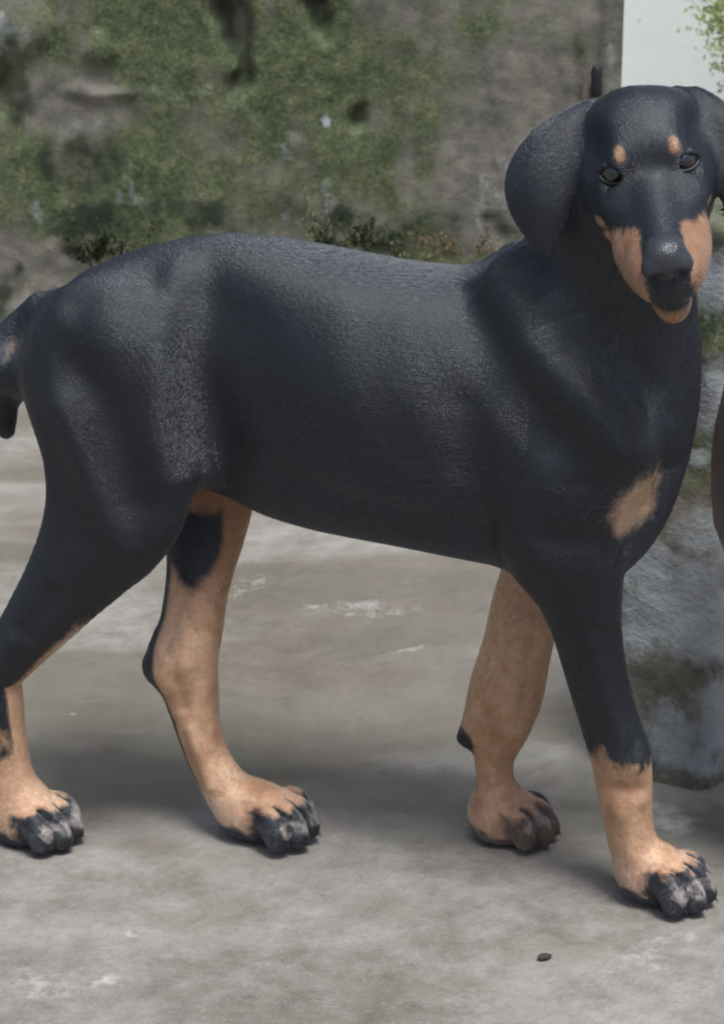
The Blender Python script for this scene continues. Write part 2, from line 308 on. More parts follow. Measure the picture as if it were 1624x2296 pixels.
# weeds at the wall's foot and in its cracks
M_weed = mat_leaf('weed_green', (.020, .030, .014), (.070, .085, .042)); M_dry = mat_leaf('weed_dry', (.11, .085, .045), (.27, .21, .115)); M_yel = mat_leaf('weed_yellow', (.13, .14, .06), (.30, .29, .15)); M_stem = mat_simple('stem_brown', (.09, .075, .045), .8)
def weed(x, y, wpx, hpx, n, mat, label, size=(.005, .012), group='weeds along the foot of the wall', off=.02, yelf=.15):
    b = at_y(x, y + hpx * .5, WY - off); sc_ = .00069; w_, h_ = wpx * sc_, hpx * sc_; b[2] = max(b[2], 0)
    root = bpy.data.objects.new('weed', None); C.objects.link(root); root.location = Vector(b); root.empty_display_size = .03; root['label'] = label; root['category'] = 'weed'; root['group'] = group
    n = int(n * 1.8); ns = max(6, n // 20); Ps, Ns, sv, sf = [], [], [], []
    for i in range(ns):
        tip = np.array([rng.normal() * w_ * .62, -abs(rng.normal()) * .014 - .003, h_ * rng.uniform(.2, .9) ** 1.2]); r0 = np.array([tip[0] * .35, 0, -.004]); mid = (r0 + tip) / 2 + np.array([0, -.006, h_ * .08])
        k0 = len(sv)
        for q, t in enumerate(np.linspace(0, 1, 5)):
            c = r0 * (1 - t) ** 2 + 2 * mid * t * (1 - t) + tip * t * t; rr = .0007 * (1 - .6 * t)
            sv += [c + (rr, 0, 0), c + (-rr * .5, rr * .87, 0), c + (-rr * .5, -rr * .87, 0)]
            if q:
                for e in range(3): sf.append((k0 + 3 * (q - 1) + e, k0 + 3 * (q - 1) + (e + 1) % 3, k0 + 3 * q + (e + 1) % 3, k0 + 3 * q + e))
        for j in range(n // ns):
            t = rng.uniform(.12, 1.0); c = r0 * (1 - t) ** 2 + 2 * mid * t * (1 - t) + tip * t * t
            Ps.append(c + rng.normal(size=3) * .003); v = rng.normal(size=3); v[1] = -abs(v[1]); v[2] += .35; Ns.append(v / np.linalg.norm(v))
    Ps, Ns = np.array(Ps), np.array(Ns); lv, lf = leaf_cloud(Ps, Ns, rng.uniform(*size, len(Ps)), .55, .35)
    link('foliage', mesh('foliage', lv, lf, False), mat, root); link('stem', mesh('stem', sv, sf), M_stem, root)
weed(205, 520, 140, 130, 300, M_weed, 'dense dark green weed low on the wall just over the dog\'s hip')
weed(735, 470, 50, 170, 60, M_yel, 'thin pale weed with upright stalks at the wall foot', (.004, .010))
weed(795, 505, 130, 90, 240, M_weed, 'dark green weed at the wall foot behind the middle of the back')
weed(935, 550, 60, 70, 70, M_yel, 'small pale yellow weed between a dark green and a brown weed', (.004, .010))
weed(1060, 530, 170, 80, 200, M_dry, 'brown dry weed at the wall foot left of the dog\'s ear', (.004, .011))

# hinge pin near the wall's end
pin = bpy.data.objects.new('hinge_pin', None); C.objects.link(pin); pp = at_y(1338, 182, WY - .035); pin.location = Vector(pp); pin['label'] = 'small black iron hinge pin on the wall edge above the left ear'; pin['category'] = 'hinge'
def lathe(prof, n=24, closed=True):
    v, f = [], []
    for i, (r, z) in enumerate(prof):
        for k in range(n): a = 2 * math.pi * k / n; v.append((r * math.cos(a), r * math.sin(a), z))
        if i:
            for k in range(n): f.append((n * (i - 1) + k, n * (i - 1) + (k + 1) % n, n * i + (k + 1) % n, n * i + k))
    return v, f
M_iron = mat_simple('black_iron', (.012, .011, .011), .6, .4, (180, .5, .002))
v, f = lathe([(.0005, -.024), (.0075, -.023), (.0085, -.02), (.0085, .016), (.007, .021), (.0045, .024), (.0005, .025)], 16); link('pin', mesh('pin', v, f), M_iron, pin)
def box(name, sx, sy, sz, bev=.002):
    bm = bmesh.new(); bmesh.ops.create_cube(bm, size=1.0); bmesh.ops.scale(bm, vec=(sx, sy, sz), verts=bm.verts)
    bmesh.ops.bevel(bm, geom=bm.edges[:], offset=bev, segments=2, affect='EDGES'); me = bpy.data.meshes.new(name); bm.to_mesh(me); bm.free(); return me
o = link('bracket', box('bracket', .008, .045, .012), M_iron, pin); o.location = (0, .024, -.012)
o = link('back_plate', box('back_plate', .009, .008, .055), mat_simple('rusty_plate', (.17, .13, .12), .8, .3, (120, .5, .002)), pin); o.location = (-.015, .022, -.014)

# ------------------------------------------------------------------ white building beyond the gateway
def slab(name, x0, x1, y0, y1, z0, z1, mat, **k):
    me = box(name, x1 - x0, y1 - y0, z1 - z0, .01); o = link(name, me, mat, **k); o.location = ((x0 + x1) / 2, (y0 + y1) / 2, (z0 + z1) / 2); return o
t = NT('white_paint'); nA = t.noise(1.6, 4, .6, t.pos((2, 2, .6))); nB = t.noise(25, 4, .6, t.pos())
M_white = t.fin(t.mix(t.math('MULTIPLY', nA, .8), (.86, .87, .87), (.78, .82, .79)), .8, t.bump(nB, .2, .004), .3)
slab('white_wall', .15, 4.2, 5.6, 5.8, -.05, 3.0, M_white, label='plain white painted wall seen past the end of the mossy wall', cat='wall')

# ------------------------------------------------------------------ mossy pier on the right
A = at_z(1577, 1773)[:2]; e1 = np.array([-.85, .53]); e2 = np.array([.66, .75]); PH = .56
def pier():
    foot = [A, A + e1 * .115, A + e1 * .115 + e2 * .36, A + e2 * .36]; c = np.mean(foot, 0); nz = 96; ring = []
    for i in range(4):
        a, b_ = foot[i], foot[(i + 1) % 4]; m = max(8, int(np.linalg.norm(b_ - a) / .0065))
        for t in np.arange(m) / m: ring.append(a + (b_ - a) * t)
    ring = np.array(ring)
    for _ in range(5): ring = .5 * ring + .25 * (np.roll(ring, 1, 0) + np.roll(ring, -1, 0))
    tg = np.roll(ring, -1, 0) - np.roll(ring, 1, 0); nrm = np.column_stack([tg[:, 1], -tg[:, 0]]); nrm /= np.linalg.norm(nrm, axis=1)[:, None]
    if ((ring - c) * nrm).sum() < 0: nrm = -nrm
    zz = np.concatenate([np.linspace(-.02, PH - .015, nz), [PH - .007, PH - .002, PH, PH]]); ins = np.concatenate([np.zeros(nz), [.006, .014, .03, .6]])
    P = []
    for z, q in zip(zz, ins):
        r = (ring - nrm * q) if q < .5 else c + (ring - c) * .02
        P.append(np.column_stack([r, np.full(len(r), z)]))
    P = np.array(P); m = len(ring); pv = P.reshape(-1, 3); N3 = np.tile(np.column_stack([nrm, np.zeros(m)]), (len(zz), 1))
    d = (fbm(pv[:, 0] * 9, pv[:, 1] * 9, pv[:, 2] * 9, 4) - .5) * .018 + (fbm(pv[:, 0] * 45, pv[:, 1] * 45, pv[:, 2] * 45, 3) - .5) * .005
    x, y = to_px(pv); x = x + (fbm(pv[:, 0] * 16, pv[:, 1] * 16, pv[:, 2] * 16 + 5, 4) - .5) * 110; y = y + (fbm(pv[:, 0] * 16 + 9, pv[:, 1] * 16, pv[:, 2] * 16, 4) - .5) * 110; keep = np.repeat(ins < .5, m)
    d = d * .8
    pv = pv + N3 * (d * keep)[:, None]
    F = []
    for i in range(len(zz) - 1):
        for k in range(m): F.append((i * m + k, i * m + (k + 1) % m, (i + 1) * m + (k + 1) % m, (i + 1) * m + k))
    nn = fbm(pv[:, 0] * 14, pv[:, 1] * 14, pv[:, 2] * 14, 4) - .5
    moss = .34 + nn * .8 + sstep(.20, .42, pv[:, 2]) * .40 - spots(x, y, [(.8, 1540, 1350, 130, 100, 0), (.6, 1450, 1300, 40, 80, 0), (.5, 1610, 1600, 40, 80, 0)])
    dk = spots(x, y, [(.42, 1510, 1300, 26, 50, 0), (.25, 1520, 1600, 90, 90, -10), (.42, 1590, 1290, 60, 34, 0), (.36, 1500, 1200, 40, 50, 0)]) + nn * .3
    pl = spots(x, y, [(.72, 1560, 1360, 130, 110, 0), (.5, 1450, 1330, 60, 140, 5), (.52, 1570, 1200, 70, 70, -30), (.5, 1612, 1620, 46, 90, 10), (.5, 1560, 1030, 20, 20, 0), (.45, 1590, 900, 40, 90, 0), (.42, 1600, 640, 40, 90, 0), (.50, 1500, 1640, 70, 80, 0), (.4, 1560, 1700, 40, 30, 0)]) + nn * .5 + .30  # lichen; upper spots are painted paler to offset the jar's shadow
    me = mesh('gate_pier', pv, np.array(F)); col_attr(me, 'wear_tone', np.column_stack([moss, dk, pl]))
    link('gate_pier', me, M_wall, label='low stone pier with moss and pale lichen behind the front legs', cat='pier')
pier()

# ------------------------------------------------------------------ clay jar cut by the right edge
jc = at_y(1890, 1040, 2.06)
prof = [(.001, 0), (.058, 0), (.062, .006), (.060, .03), (.062, .10), (.070, .20), (.090, .30)]
prof += [(.112 - .40 * (z - .405) ** 2 * (1 if z < .405 else 1.5) * 3.0, z) for z in (.345, .375, .405, .435, .465)]
prof += [(.098, .50), (.078, .53), (.058, .55), (.050, .565), (.054, .58), (.064, .588), (.062, .594), (.050, .590), (.046, .57), (.02, .50), (.001, .45)]
sc_j = jc[2] / .405
v, f = lathe([(r, z * sc_j) for r, z in prof], 48)
o = link('clay_jar', mesh('clay_jar', v, f), mat_simple('maroon_clay', (.16, .105, .10), .55, .45, (60, .4, .004), .35, 20), label='tall maroon clay jar cut off by the right edge of the picture', cat='jar'); o.location = (jc[0], jc[1], 0.0)

# ------------------------------------------------------------------ pale green shrub by the white wall
def shrub(cx, cy, rx, ry, h, n, label):
    root = bpy.data.objects.new('shrub', None); C.objects.link(root); root.location = (cx, cy, 0); root['label'] = label; root['category'] = 'shrub'
    Ps, Ns, sv, sf = [], [], [], []
    for i in range(26):
        a = rng.uniform(0, 2 * math.pi); q = math.sqrt(rng.uniform(.02, 1)); tip = np.array([math.cos(a) * rx * q, math.sin(a) * ry * q, h * rng.uniform(.45, 1.0) * (1 - .35 * q * q)]); r0 = np.array([tip[0] * .08, tip[1] * .08, -.01]); mid = (r0 + tip) / 2 + np.array([-tip[0] * .2, -tip[1] * .2, h * .1]); k0 = len(sv)
        for s_, t in enumerate(np.linspace(0, 1, 7)):
            c = r0 * (1 - t) ** 2 + 2 * mid * t * (1 - t) + tip * t * t; rr = .006 * (1 - .8 * t)
            for e in range(5): sv.append(c + np.array([rr * math.cos(e * 1.2566), rr * math.sin(e * 1.2566), 0]))
            if s_:
                for e in range(5): sf.append((k0 + 5 * (s_ - 1) + e, k0 + 5 * (s_ - 1) + (e + 1) % 5, k0 + 5 * s_ + (e + 1) % 5, k0 + 5 * s_ + e))
        for j in range(n // 26):
            t = rng.uniform(.15, 1.02); c = r0 * (1 - t) ** 2 + 2 * mid * t * (1 - t) + tip * t * t + rng.normal(size=3) * .035; c[2] = max(c[2], .03); Ps.append(c); v = rng.normal(size=3) + np.array([0, 0, .5]); Ns.append(v / np.linalg.norm(v))
    lv, lf = leaf_cloud(np.array(Ps), np.array(Ns), rng.uniform(.010, .022, len(Ps)), .5, .4)
    link('foliage', mesh('foliage', lv, lf, False), mat_leaf('shrub_leaf', (.30, .36, .14), (.60, .66, .34), .5), root); link('stem', mesh('stem', sv, sf), M_stem, root)
sp = at_y(1765, 330, 5.2); shrub(sp[0], 5.2, .26, .24, .86, 12000, 'pale yellow-green leafy shrub in front of the white wall')

# ------------------------------------------------------------------ litter on the concrete
def dry_leaf(x, y, L, rz, mat, label):
    v, f = [], []
    for i, t in enumerate(np.linspace(0, 1, 9)):
        w_ = .30 * math.sin(math.pi * min(1, t * .96 + .04)) ** .8 * L
        for k, s in enumerate((-1, -.5, 0, .5, 1)): v.append(((t - .5) * L, s * w_, .0012 + .10 * L * (t - .5) ** 2 * 2 + abs(s) * .10 * L * math.sin(math.pi * t)))
        if i:
            for k in range(4): f.append((5 * (i - 1) + k, 5 * i + k, 5 * i + k + 1, 5 * (i - 1) + k + 1))
    me = mesh('dry_leaf', v, f); o = link('dry_leaf', me, mat, label=label, cat='leaf', group='litter on the concrete'); p = at_z(x, y); o.location = (p[0], p[1], -.0022); o.rotation_euler = (0, 0, rz)
    so = o.modifiers.new('thick', 'SOLIDIFY'); so.thickness = .0005
M_dl = mat_simple('leaf_brown', (.05, .045, .035), .7, .3); dry_leaf(1222, 2143, .014, .4, M_dl, 'small dark curled leaf on the concrete below the front paws')

# ------------------------------------------------------------------ the dog
# body frame: u along the spine (forward), v towards the near flank, z up
PSI = math.radians(13)
DO = np.array([0.008, 2.088, 0.0])
DU = np.array([math.cos(PSI), -math.sin(PSI), 0]); DV = np.array([-math.sin(PSI), -math.cos(PSI), 0]); DZ = np.array([0, 0, 1.])
def to_body(p): q = np.asarray(p) - DO; return np.array([q @ DU, q @ DV, q @ DZ])
def bp(x, y, v=0.0):                          # point of the photo on the upright plane at lateral offset v
    d = ray(x, y); o = DO + DV * v
    return to_body(CAM + d * (((o - CAM) @ DV) / (d @ DV)))
def px(p):                                    # metres for one frame unit at a body point
    wp = DO + DU * p[0] + DV * p[1] + DZ * p[2]; return float((wp - CAM) @ Fv) / FPX
def catmull(P, n=5):
    P = np.asarray(P, float); Q = np.vstack([2 * P[0] - P[1], P, 2 * P[-1] - P[-2]]); out = []
    for i in range(1, len(Q) - 2):
        a, b, c, d = Q[i - 1:i + 3]
        for t in np.arange(n) / n:
            out.append(0.5 * (2 * b + (c - a) * t + (2 * a - 5 * b + 4 * c - d) * t * t + (3 * b - a - 3 * c + d) * t ** 3))
    out.append(Q[-2]); return np.array(out)

class Sweep:                                  # tube with radius ra across and rb along axis L
    def __init__(s, pts, ra, rb=None, L=(0, 1, 0), n=4, M=None, o=None):
        rb = ra if rb is None else rb
        ra = np.broadcast_to(np.asarray(ra, float), (len(pts),)); rb = np.broadcast_to(np.asarray(rb, float), (len(pts),))
        A = catmull(np.column_stack([pts, ra, rb]), n) if len(pts) > 2 else np.column_stack([pts, ra, rb])
        s.p, s.ra, s.rb = A[:, :3], np.maximum(A[:, 3], 1e-3), np.maximum(A[:, 4], 1e-3); s.L = np.asarray(L, float) / np.linalg.norm(L)
        s.M, s.o = M, o
        r = np.maximum(s.ra, s.rb)[:, None]; lo, hi = s.p - r, s.p + r
        s.box = xbox(lo.min(0), hi.max(0), M, o)
    def __call__(s, P):
        if s.M is not None: P = (P - s.o) @ s.M
        best = np.full(P.shape[0], 9.0, np.float32)
        for i in range(len(s.p) - 1):
            a, ba = s.p[i], s.p[i + 1] - s.p[i]; bb = ba @ ba + 1e-12
            r = max(s.ra[i], s.ra[i + 1], s.rb[i], s.rb[i + 1]) + .075
            e = s.p[i + 1]; lo, hi = np.minimum(a, e) - r, np.maximum(a, e) + r
            m = np.flatnonzero(((P > lo) & (P < hi)).all(1))
            if not len(m): continue
            pa = P[m] - a; t = np.clip(pa @ ba / bb, 0, 1); q = pa - t[:, None] * ba
            ra = s.ra[i] + (s.ra[i + 1] - s.ra[i]) * t; rb = s.rb[i] + (s.rb[i + 1] - s.rb[i]) * t
            ql = q @ s.L; qn = np.maximum((q * q).sum(1) - ql * ql, 0)
            k0 = np.sqrt(qn / ra ** 2 + ql ** 2 / rb ** 2); k1 = np.sqrt(qn / ra ** 4 + ql ** 2 / rb ** 4) + 1e-9
            d = k0 * (k0 - 1) / np.maximum(k1, k0 / np.maximum(ra, rb))
            best[m] = np.minimum(best[m], d)
        return best
class Ell:
    def __init__(s, c, r, M=None, o=None):
        s.c, s.r = np.asarray(c, float), np.asarray(r, float); s.M, s.o = M, o
        s.box = xbox(s.c - s.r, s.c + s.r, M, o)
    def __call__(s, P):
        if s.M is not None: P = (P - s.o) @ s.M
        q = (P - s.c) / s.r; k0 = np.sqrt((q * q).sum(1)); k1 = np.sqrt(((q / s.r) ** 2).sum(1)) + 1e-9
        return k0 * (k0 - 1) / k1
def xbox(lo, hi, M, o):
    if M is None: return lo, hi
    cs = np.array([[(lo, hi)[a][0], (lo, hi)[b][1], (lo, hi)[c][2]] for a in (0, 1) for b in (0, 1) for c in (0, 1)]) @ M.T + o
    return cs.min(0), cs.max(0)
class Trunk:                                  # stations along u: centre height, half height, half width
    def __init__(s, st):
        rows = []
        for (x, yt, yb, hw, vc) in st:
            c = bp(x, (yt + yb) / 2, vc); hp = (yb - yt) / 2 * px(c); th = math.radians(19) + math.atan(((yt + yb) / 2 - 1148) / FPX)
            h = math.sqrt(max(hp ** 2 - (hw * math.sin(th)) ** 2, (0.5 * hp) ** 2)) / math.cos(th); rows.append((c[0], c[2], h, hw, vc))
        s.a = catmull(np.array(rows), 6); o = np.argsort(s.a[:, 0]); s.a = s.a[o]
        u, zc, h, hw, vc = s.a.T
        s.box = np.array([u.min() - .05, -hw.max() - .03, (zc - h).min()]), np.array([u.max() + .05, hw.max() + .03, (zc + h).max()])
    def __call__(s, P):
        A = s.a; u = np.clip(P[:, 0], A[0, 0], A[-1, 0])
        zc, h, hw, vc = [np.interp(u, A[:, 0], A[:, i]) for i in (1, 2, 3, 4)]
        zr = (P[:, 2] - zc) / h; vr = (P[:, 1] - vc) / (hw * (1 + 0.14 * np.clip(zr, -1, 1) - 0.10 * np.clip(zr, 0, 1) ** 2 * 2))
        ur = (P[:, 0] - u) / 0.05
        k = (np.abs(zr) ** 2.2 + np.abs(vr) ** 2.2) ** (1 / 2.2); k = np.sqrt(k * k + ur * ur)
        return (k - 1) * np.minimum(h, hw) * 0.9
def smin(a, b, k):
    if k <= 0: return np.minimum(a, b)
    h = np.maximum(k - np.abs(a - b), 0) / k; return np.minimum(a, b) - h * h * k * 0.25
def smax(a, b, k): return -smin(-a, -b, k)

class Grid:
    def __init__(s, lo, hi, h):
        s.h = h; s.lo = np.asarray(lo, float); s.n = np.ceil((np.asarray(hi) - s.lo) / h).astype(int) + 1
        s.d = np.full(s.n, 0.5, np.float32)
    def sub(s, lo, hi, pad):
        a = np.clip(np.floor((np.asarray(lo) - pad - s.lo) / s.h).astype(int), 0, s.n - 1); b = np.clip(np.ceil((np.asarray(hi) + pad - s.lo) / s.h).astype(int) + 1, 1, s.n)
        sl = tuple(slice(i, j) for i, j in zip(a, b))
        ax = [s.lo[i] + s.h * np.arange(a[i], b[i]) for i in range(3)]
        X, Y, Z = np.meshgrid(*ax, indexing='ij'); return sl, np.column_stack([X.ravel(), Y.ravel(), Z.ravel()])
    def add(s, prim, k=0.0, op='add', pad=0.02):
        sl, P = s.sub(*prim.box, pad + k); v = prim(P).astype(np.float32).reshape(s.d[sl].shape)
        if op == 'add': s.d[sl] = smin(s.d[sl], v, k)
        elif op == 'cut': s.d[sl] = smax(s.d[sl], -v, k)
    def group(s, prims, k):                   # prims [(prim, k, op)] blended among themselves, then into the body
        lo = np.min([p.box[0] for p, _, o in prims if o == 'add'], 0); hi = np.max([p.box[1] for p, _, o in prims if o == 'add'], 0)
        sl, P = s.sub(lo, hi, 0.02 + k); v = eval_group(prims, P).astype(np.float32).reshape(s.d[sl].shape)
        s.d[sl] = smin(s.d[sl], v, k)
def eval_group(prims, P):
    g = np.full(P.shape[0], 0.5)
    for p, k, op in prims:
        pad = k * 2.2 + 0.03; m = np.all((P > p.box[0] - pad) & (P < p.box[1] + pad), 1)
        if not m.any(): continue
        v = p(P[m]); g[m] = smin(g[m], v, k) if op == 'add' else smax(g[m], -v, k)
    return g
def surface_nets(g, smooth=3):
    d = g.d; ins = d < 0; nx, ny, nz = d.shape
    cnt = np.zeros((nx - 1, ny - 1, nz - 1), np.int8)
    for a in (0, 1):
        for b in (0, 1):
            for c in (0, 1): cnt += ins[a:nx - 1 + a, b:ny - 1 + b, c:nz - 1 + c]
    act = (cnt > 0) & (cnt < 8); I = np.argwhere(act); idx = np.full(act.shape, -1, np.int32); idx[act] = np.arange(len(I))
    cor = [(a, b, c) for a in (0, 1) for b in (0, 1) for c in (0, 1)]
    val = {q: d[I[:, 0] + q[0], I[:, 1] + q[1], I[:, 2] + q[2]] for q in cor}
    acc = np.zeros((len(I), 3)); num = np.zeros(len(I))
    for q in cor:
        for ax in range(3):
            if q[ax]: continue
            r = list(q); r[ax] = 1; r = tuple(r); a, b = val[q], val[r]; m = (a < 0) != (b < 0)
            t = np.where(m, a / np.where(m, a - b, 1), 0)
            for k in range(3): acc[:, k] += m * (q[k] + (t if k == ax else 0))
            num += m
    V = g.lo + (I + acc / num[:, None]) * g.h
    quads = []
    for ax in range(3):
        sA = [slice(1, -1)] * 3; sA[ax] = slice(0, -1); sB = list(sA); sB[ax] = slice(1, None)
        A, B = ins[tuple(sA)], ins[tuple(sB)]; e = np.argwhere(A != B); off = np.array([1, 1, 1]); off[ax] = 0; e0 = e + off
        o1, o2 = [(1, 2), (2, 0), (0, 1)][ax]; d1 = np.zeros(3, int); d1[o1] = 1; d2 = np.zeros(3, int); d2[o2] = 1
        def gi(q): return idx[q[:, 0], q[:, 1], q[:, 2]]
        Q = np.column_stack([gi(e0 - d1 - d2), gi(e0 - d2), gi(e0), gi(e0 - d1)])
        fl = ~A[tuple(e.T)]; Q[fl] = Q[fl][:, ::-1]; quads.append(Q)
    Q = np.vstack(quads); Q = Q[(Q >= 0).all(1)]
    E = np.vstack([Q[:, [0, 1]], Q[:, [1, 2]], Q[:, [2, 3]], Q[:, [3, 0]]]); n = len(V)
    deg = np.bincount(E[:, 0], minlength=n) + np.bincount(E[:, 1], minlength=n)
    for it in range(smooth * 2):
        lam = 0.55 if it % 2 == 0 else -0.50
        S = np.column_stack([np.bincount(E[:, 0], V[E[:, 1], k], n) + np.bincount(E[:, 1], V[E[:, 0], k], n) for k in range(3)])
        V = V + lam * (S / np.maximum(deg, 1)[:, None] - V)
    return V, Q

def limb(rows, flat=1.0, L=(0, 1, 0)):        # rows (x, y, v, radius in frame units[, flat])
    P = [bp(r[0], r[1], r[2]) for r in rows]; ra = [r[3] * px(p) for r, p in zip(rows, P)]
    rb = [a * (r[4] if len(r) > 4 else flat) for a, r in zip(ra, rows)]
    return Sweep(P, ra, rb, L)

# ---- trunk
trunk = Trunk([(88, 735, 900, .050, 0), (130, 664, 1000, .066, 0), (200, 605, 1040, .078, 0), (300, 566, 1060, .082, 0), (400, 541, 1085, .070, 0),
               (500, 528, 1112, .066, 0), (600, 534, 1158, .070, 0), (700, 550, 1188, .080, 0), (800, 570, 1208, .089, 0), (900, 589, 1226, .093, 0),
               (1000, 600, 1246, .093, 0), (1100, 600, 1266, .090, 0), (1200, 612, 1284, .084, 0), (1300, 680, 1280, .074, .0), (1390, 760, 1230, .062, .0)])
G_trunk = [(trunk, 0, 'add'),
    (limb([(1240, 900, 0, 225), (1362, 780, .012, 172), (1400, 650, .03, 160), (1422, 540, .048, 156), (1448, 460, .052, 134)], .92), .05, 'add'),   # neck
    (limb([(1270, 700, 0, 120), (1330, 560, .005, 108), (1376, 450, .025, 100), (1420, 380, .06, 90)], .75), .055, 'add'),          # crest of the neck
    (limb([(1392, 780, 0, 150), (1382, 900, .0, 158), (1350, 1020, .0, 150), (1316, 1130, .0, 138), (1298, 1215, 0, 108)], .86), .04, 'add'),         # fore chest
    (limb([(1170, 625, .045, 60), (1265, 800, .072, 95), (1345, 985, .078, 100)], .40), .03, 'add'),          # near shoulder
    (limb([(1170, 625, -.045, 60), (1265, 800, -.072, 95), (1345, 985, -.078, 95)], .40), .03, 'add'),
    # tail
    (limb([(105, 715, 0, 62), (50, 755, 0, 50), (18, 820, 0, 42), (6, 890, 0, 36), (8, 935, .0, 30), (14, 962, 0, 20)]), .02, 'add'),
]
# ---- legs
UPN = (1345, 985, .074, 105, .42)
G_nf = [(limb([UPN, (1290, 1120, .070, 122, .46), (1268, 1215, .062, 112, .5), (1290, 1290, .052, 102, .62), (1314, 1400, .046, 80, .8), (1335, 1500, .042, 70, .85), (1362, 1600, .038, 66, .9),
               (1390, 1690, .036, 67, .92), (1400, 1760, .036, 63, .95), (1408, 1830, .036, 56, .98), (1422, 1900, .036, 54, 1.0), (1446, 1955, .036, 60, 1.0)]), 0, 'add'),
        (limb([(1215, 1180, .068, 70, .5), (1222, 1262, .056, 44, .6)]), .03, 'add')]
G_ff = [(limb([(1330, 985, -.072, 105, .42), (1260, 1150, -.066, 100, .5), (1218, 1270, -.058, 88, .6), (1182, 1360, -.056, 80, .75), (1160, 1450, -.055, 78, .8), (1135, 1550, -.055, 84, .8), (1117, 1620, -.055, 74, .85),
               (1109, 1690, -.055, 47, .95), (1110, 1750, -.055, 42, 1), (1116, 1800, -.055, 52, 1), (1125, 1840, -.055, 66, 1)]), 0, 'add'),
        (limb([(1075, 1620, -.052, 30), (1045, 1652, -.050, 20)]), .012, 'add')]
G_nh = [(limb([(225, 790, .050, 150, .38), (242, 910, .064, 170, .36), (254, 1040, .066, 164, .36), (246, 1140, .064, 150, .38), (205, 1228, .060, 124, .44), (148, 1310, .056, 98, .55), (92, 1384, .053, 80, .65),
               (40, 1448, .050, 66, .75), (-12, 1506, .048, 64, .8), (-6, 1572, .048, 60, .85), (4, 1640, .048, 54, .9), (16, 1720, .048, 54, .95), (36, 1790, .048, 60, 1), (52, 1835, .048, 64, 1)]), 0, 'add'),
        (limb([(320, 1010, .060, 110, .4), (318, 1130, .062, 84, .5), (275, 1200, .060, 70, .55)]), .03, 'add'),
        (limb([(-22, 1480, .048, 40), (-62, 1515, .048, 30)]), .025, 'add')]
G_fh = [(limb([(330, 850, -.050, 150, .38), (420, 980, -.060, 140, .38), (462, 1090, -.058, 112, .45), (458, 1180, -.046, 96, .55), (452, 1250, -.036, 80, .65), (442, 1320, -.028, 72, .75), (430, 1400, -.020, 72, .8),
               (414, 1478, -.014, 76, .85), (430, 1560, -.012, 62, .85), (443, 1630, -.010, 51, .9), (468, 1700, -.008, 48, .95), (506, 1765, -.006, 52, 1), (545, 1815, -.006, 60, 1)]), 0, 'add'),
        (limb([(390, 1470, -.014, 44), (352, 1494, -.014, 28)]), .02, 'add')]
# ---- paws: local x forward, y to the near side, z up
def paw(cx, cy, v, yaw, s=1.0, ln=1.0):
    c = bp(cx, cy, v); c[2] = 0
    a = yaw; M = np.array([[math.cos(a), -math.sin(a), 0], [math.sin(a), math.cos(a), 0], [0, 0, 1]])   # columns = local axes in body frame
    k = s / 1000; pr = []
    pr.append((Sweep(np.array([[-22, 0, 24], [-6, 0, 26], [12, 0, 22]]) * k, np.array([20, 23, 18]) * k, np.array([21, 25, 24]) * k, (0, 1, 0), 3, M, c), 0, 'add'))
    pr.append((Ell(np.array([-8, 0, 9]) * k, np.array([27, 24, 11]) * k, M, c), .008, 'add'))
    claws = []
    for i, (ly, fx, r) in enumerate(((-23, 21, 12.5), (-9, 32, 13.5), (9, 32, 13.5), (23, 21, 12.5))):
        fx *= ln
        pts = np.array([[-8, ly * .72, 23], [fx * .40, ly * .95, 28], [fx * .80, ly * 1.06, 22], [fx, ly * 1.1, 12]]) * k
        pr.append((Sweep(pts, np.array([9, r, r * 1.0, r * .88]) * k, np.array([8, r * .88, r * .92, r * .84]) * k, (0, 1, 0), 4, M, c), .004, 'add'))
        tip = np.array([fx + r * .55, ly * 1.12, 11]) * k
        claws.append((tip @ M.T + c, M, s))
    for ly in (-17.5, 0, 17.5):            # clefts between the toes
        pr.append((Sweep(np.array([[14, ly * .95, 36], [34 * ln, ly * 1.05, 26], [50 * ln, ly * 1.1, 4]]) * k, np.array([3.2, 4, 5]) * k, np.array([2.2, 2.4, 2.6]) * k, (0, 1, 0), 3, M, c), .004, 'cut'))
    return pr, claws, (c, M)
P_nf = paw(1492, 2003, .036, math.radians(20), 1.0)
P_ff = paw(1152, 1866, -.055, math.radians(10), .95)
P_nh = paw(82, 1866, .048, math.radians(12), 1.0)
P_fh = paw(606, 1872, -.006, math.radians(14), 1.04)
for G, Pw in ((G_nf, P_nf), (G_ff, P_ff), (G_nh, P_nh), (G_fh, P_fh)):
    G.extend([(p, k if i else .018, o) for i, (p, k, o) in enumerate(Pw[0])])

# ---- head frame
E0 = bp(1457, 383, .118)
Ew = DO + DU * E0[0] + DV * E0[1] + DZ * E0[2]
vc = (CAM - Ew) / np.linalg.norm(CAM - Ew); vr = np.array([1., 0, 0]); vr -= vc * (vr @ vc); vr /= np.linalg.norm(vr); vu = np.cross(vc, vr)
def bvec(v): return np.array([v @ DU, v @ DV, v @ DZ])
IMG = np.column_stack([bvec(vr), bvec(vu), bvec(vc)])          # right / up / towards the viewer, in body frame
tau, roll = math.radians(28), math.radians(8.5)
hf = math.cos(tau) * vc - math.sin(tau) * vu + 0.10 * vr; hf /= np.linalg.norm(hf)
hu = math.sin(tau) * vc + math.cos(tau) * vu; hu -= hf * (hu @ hf); hu /= np.linalg.norm(hu); hr = np.cross(hu, hf)
hr, hu = hr * math.cos(roll) + hu * math.sin(roll), hu * math.cos(roll) - hr * math.sin(roll)
HM = np.column_stack([bvec(hr), bvec(hf), bvec(hu)])           # local x right, y along the muzzle, z up
HS = 1e-3
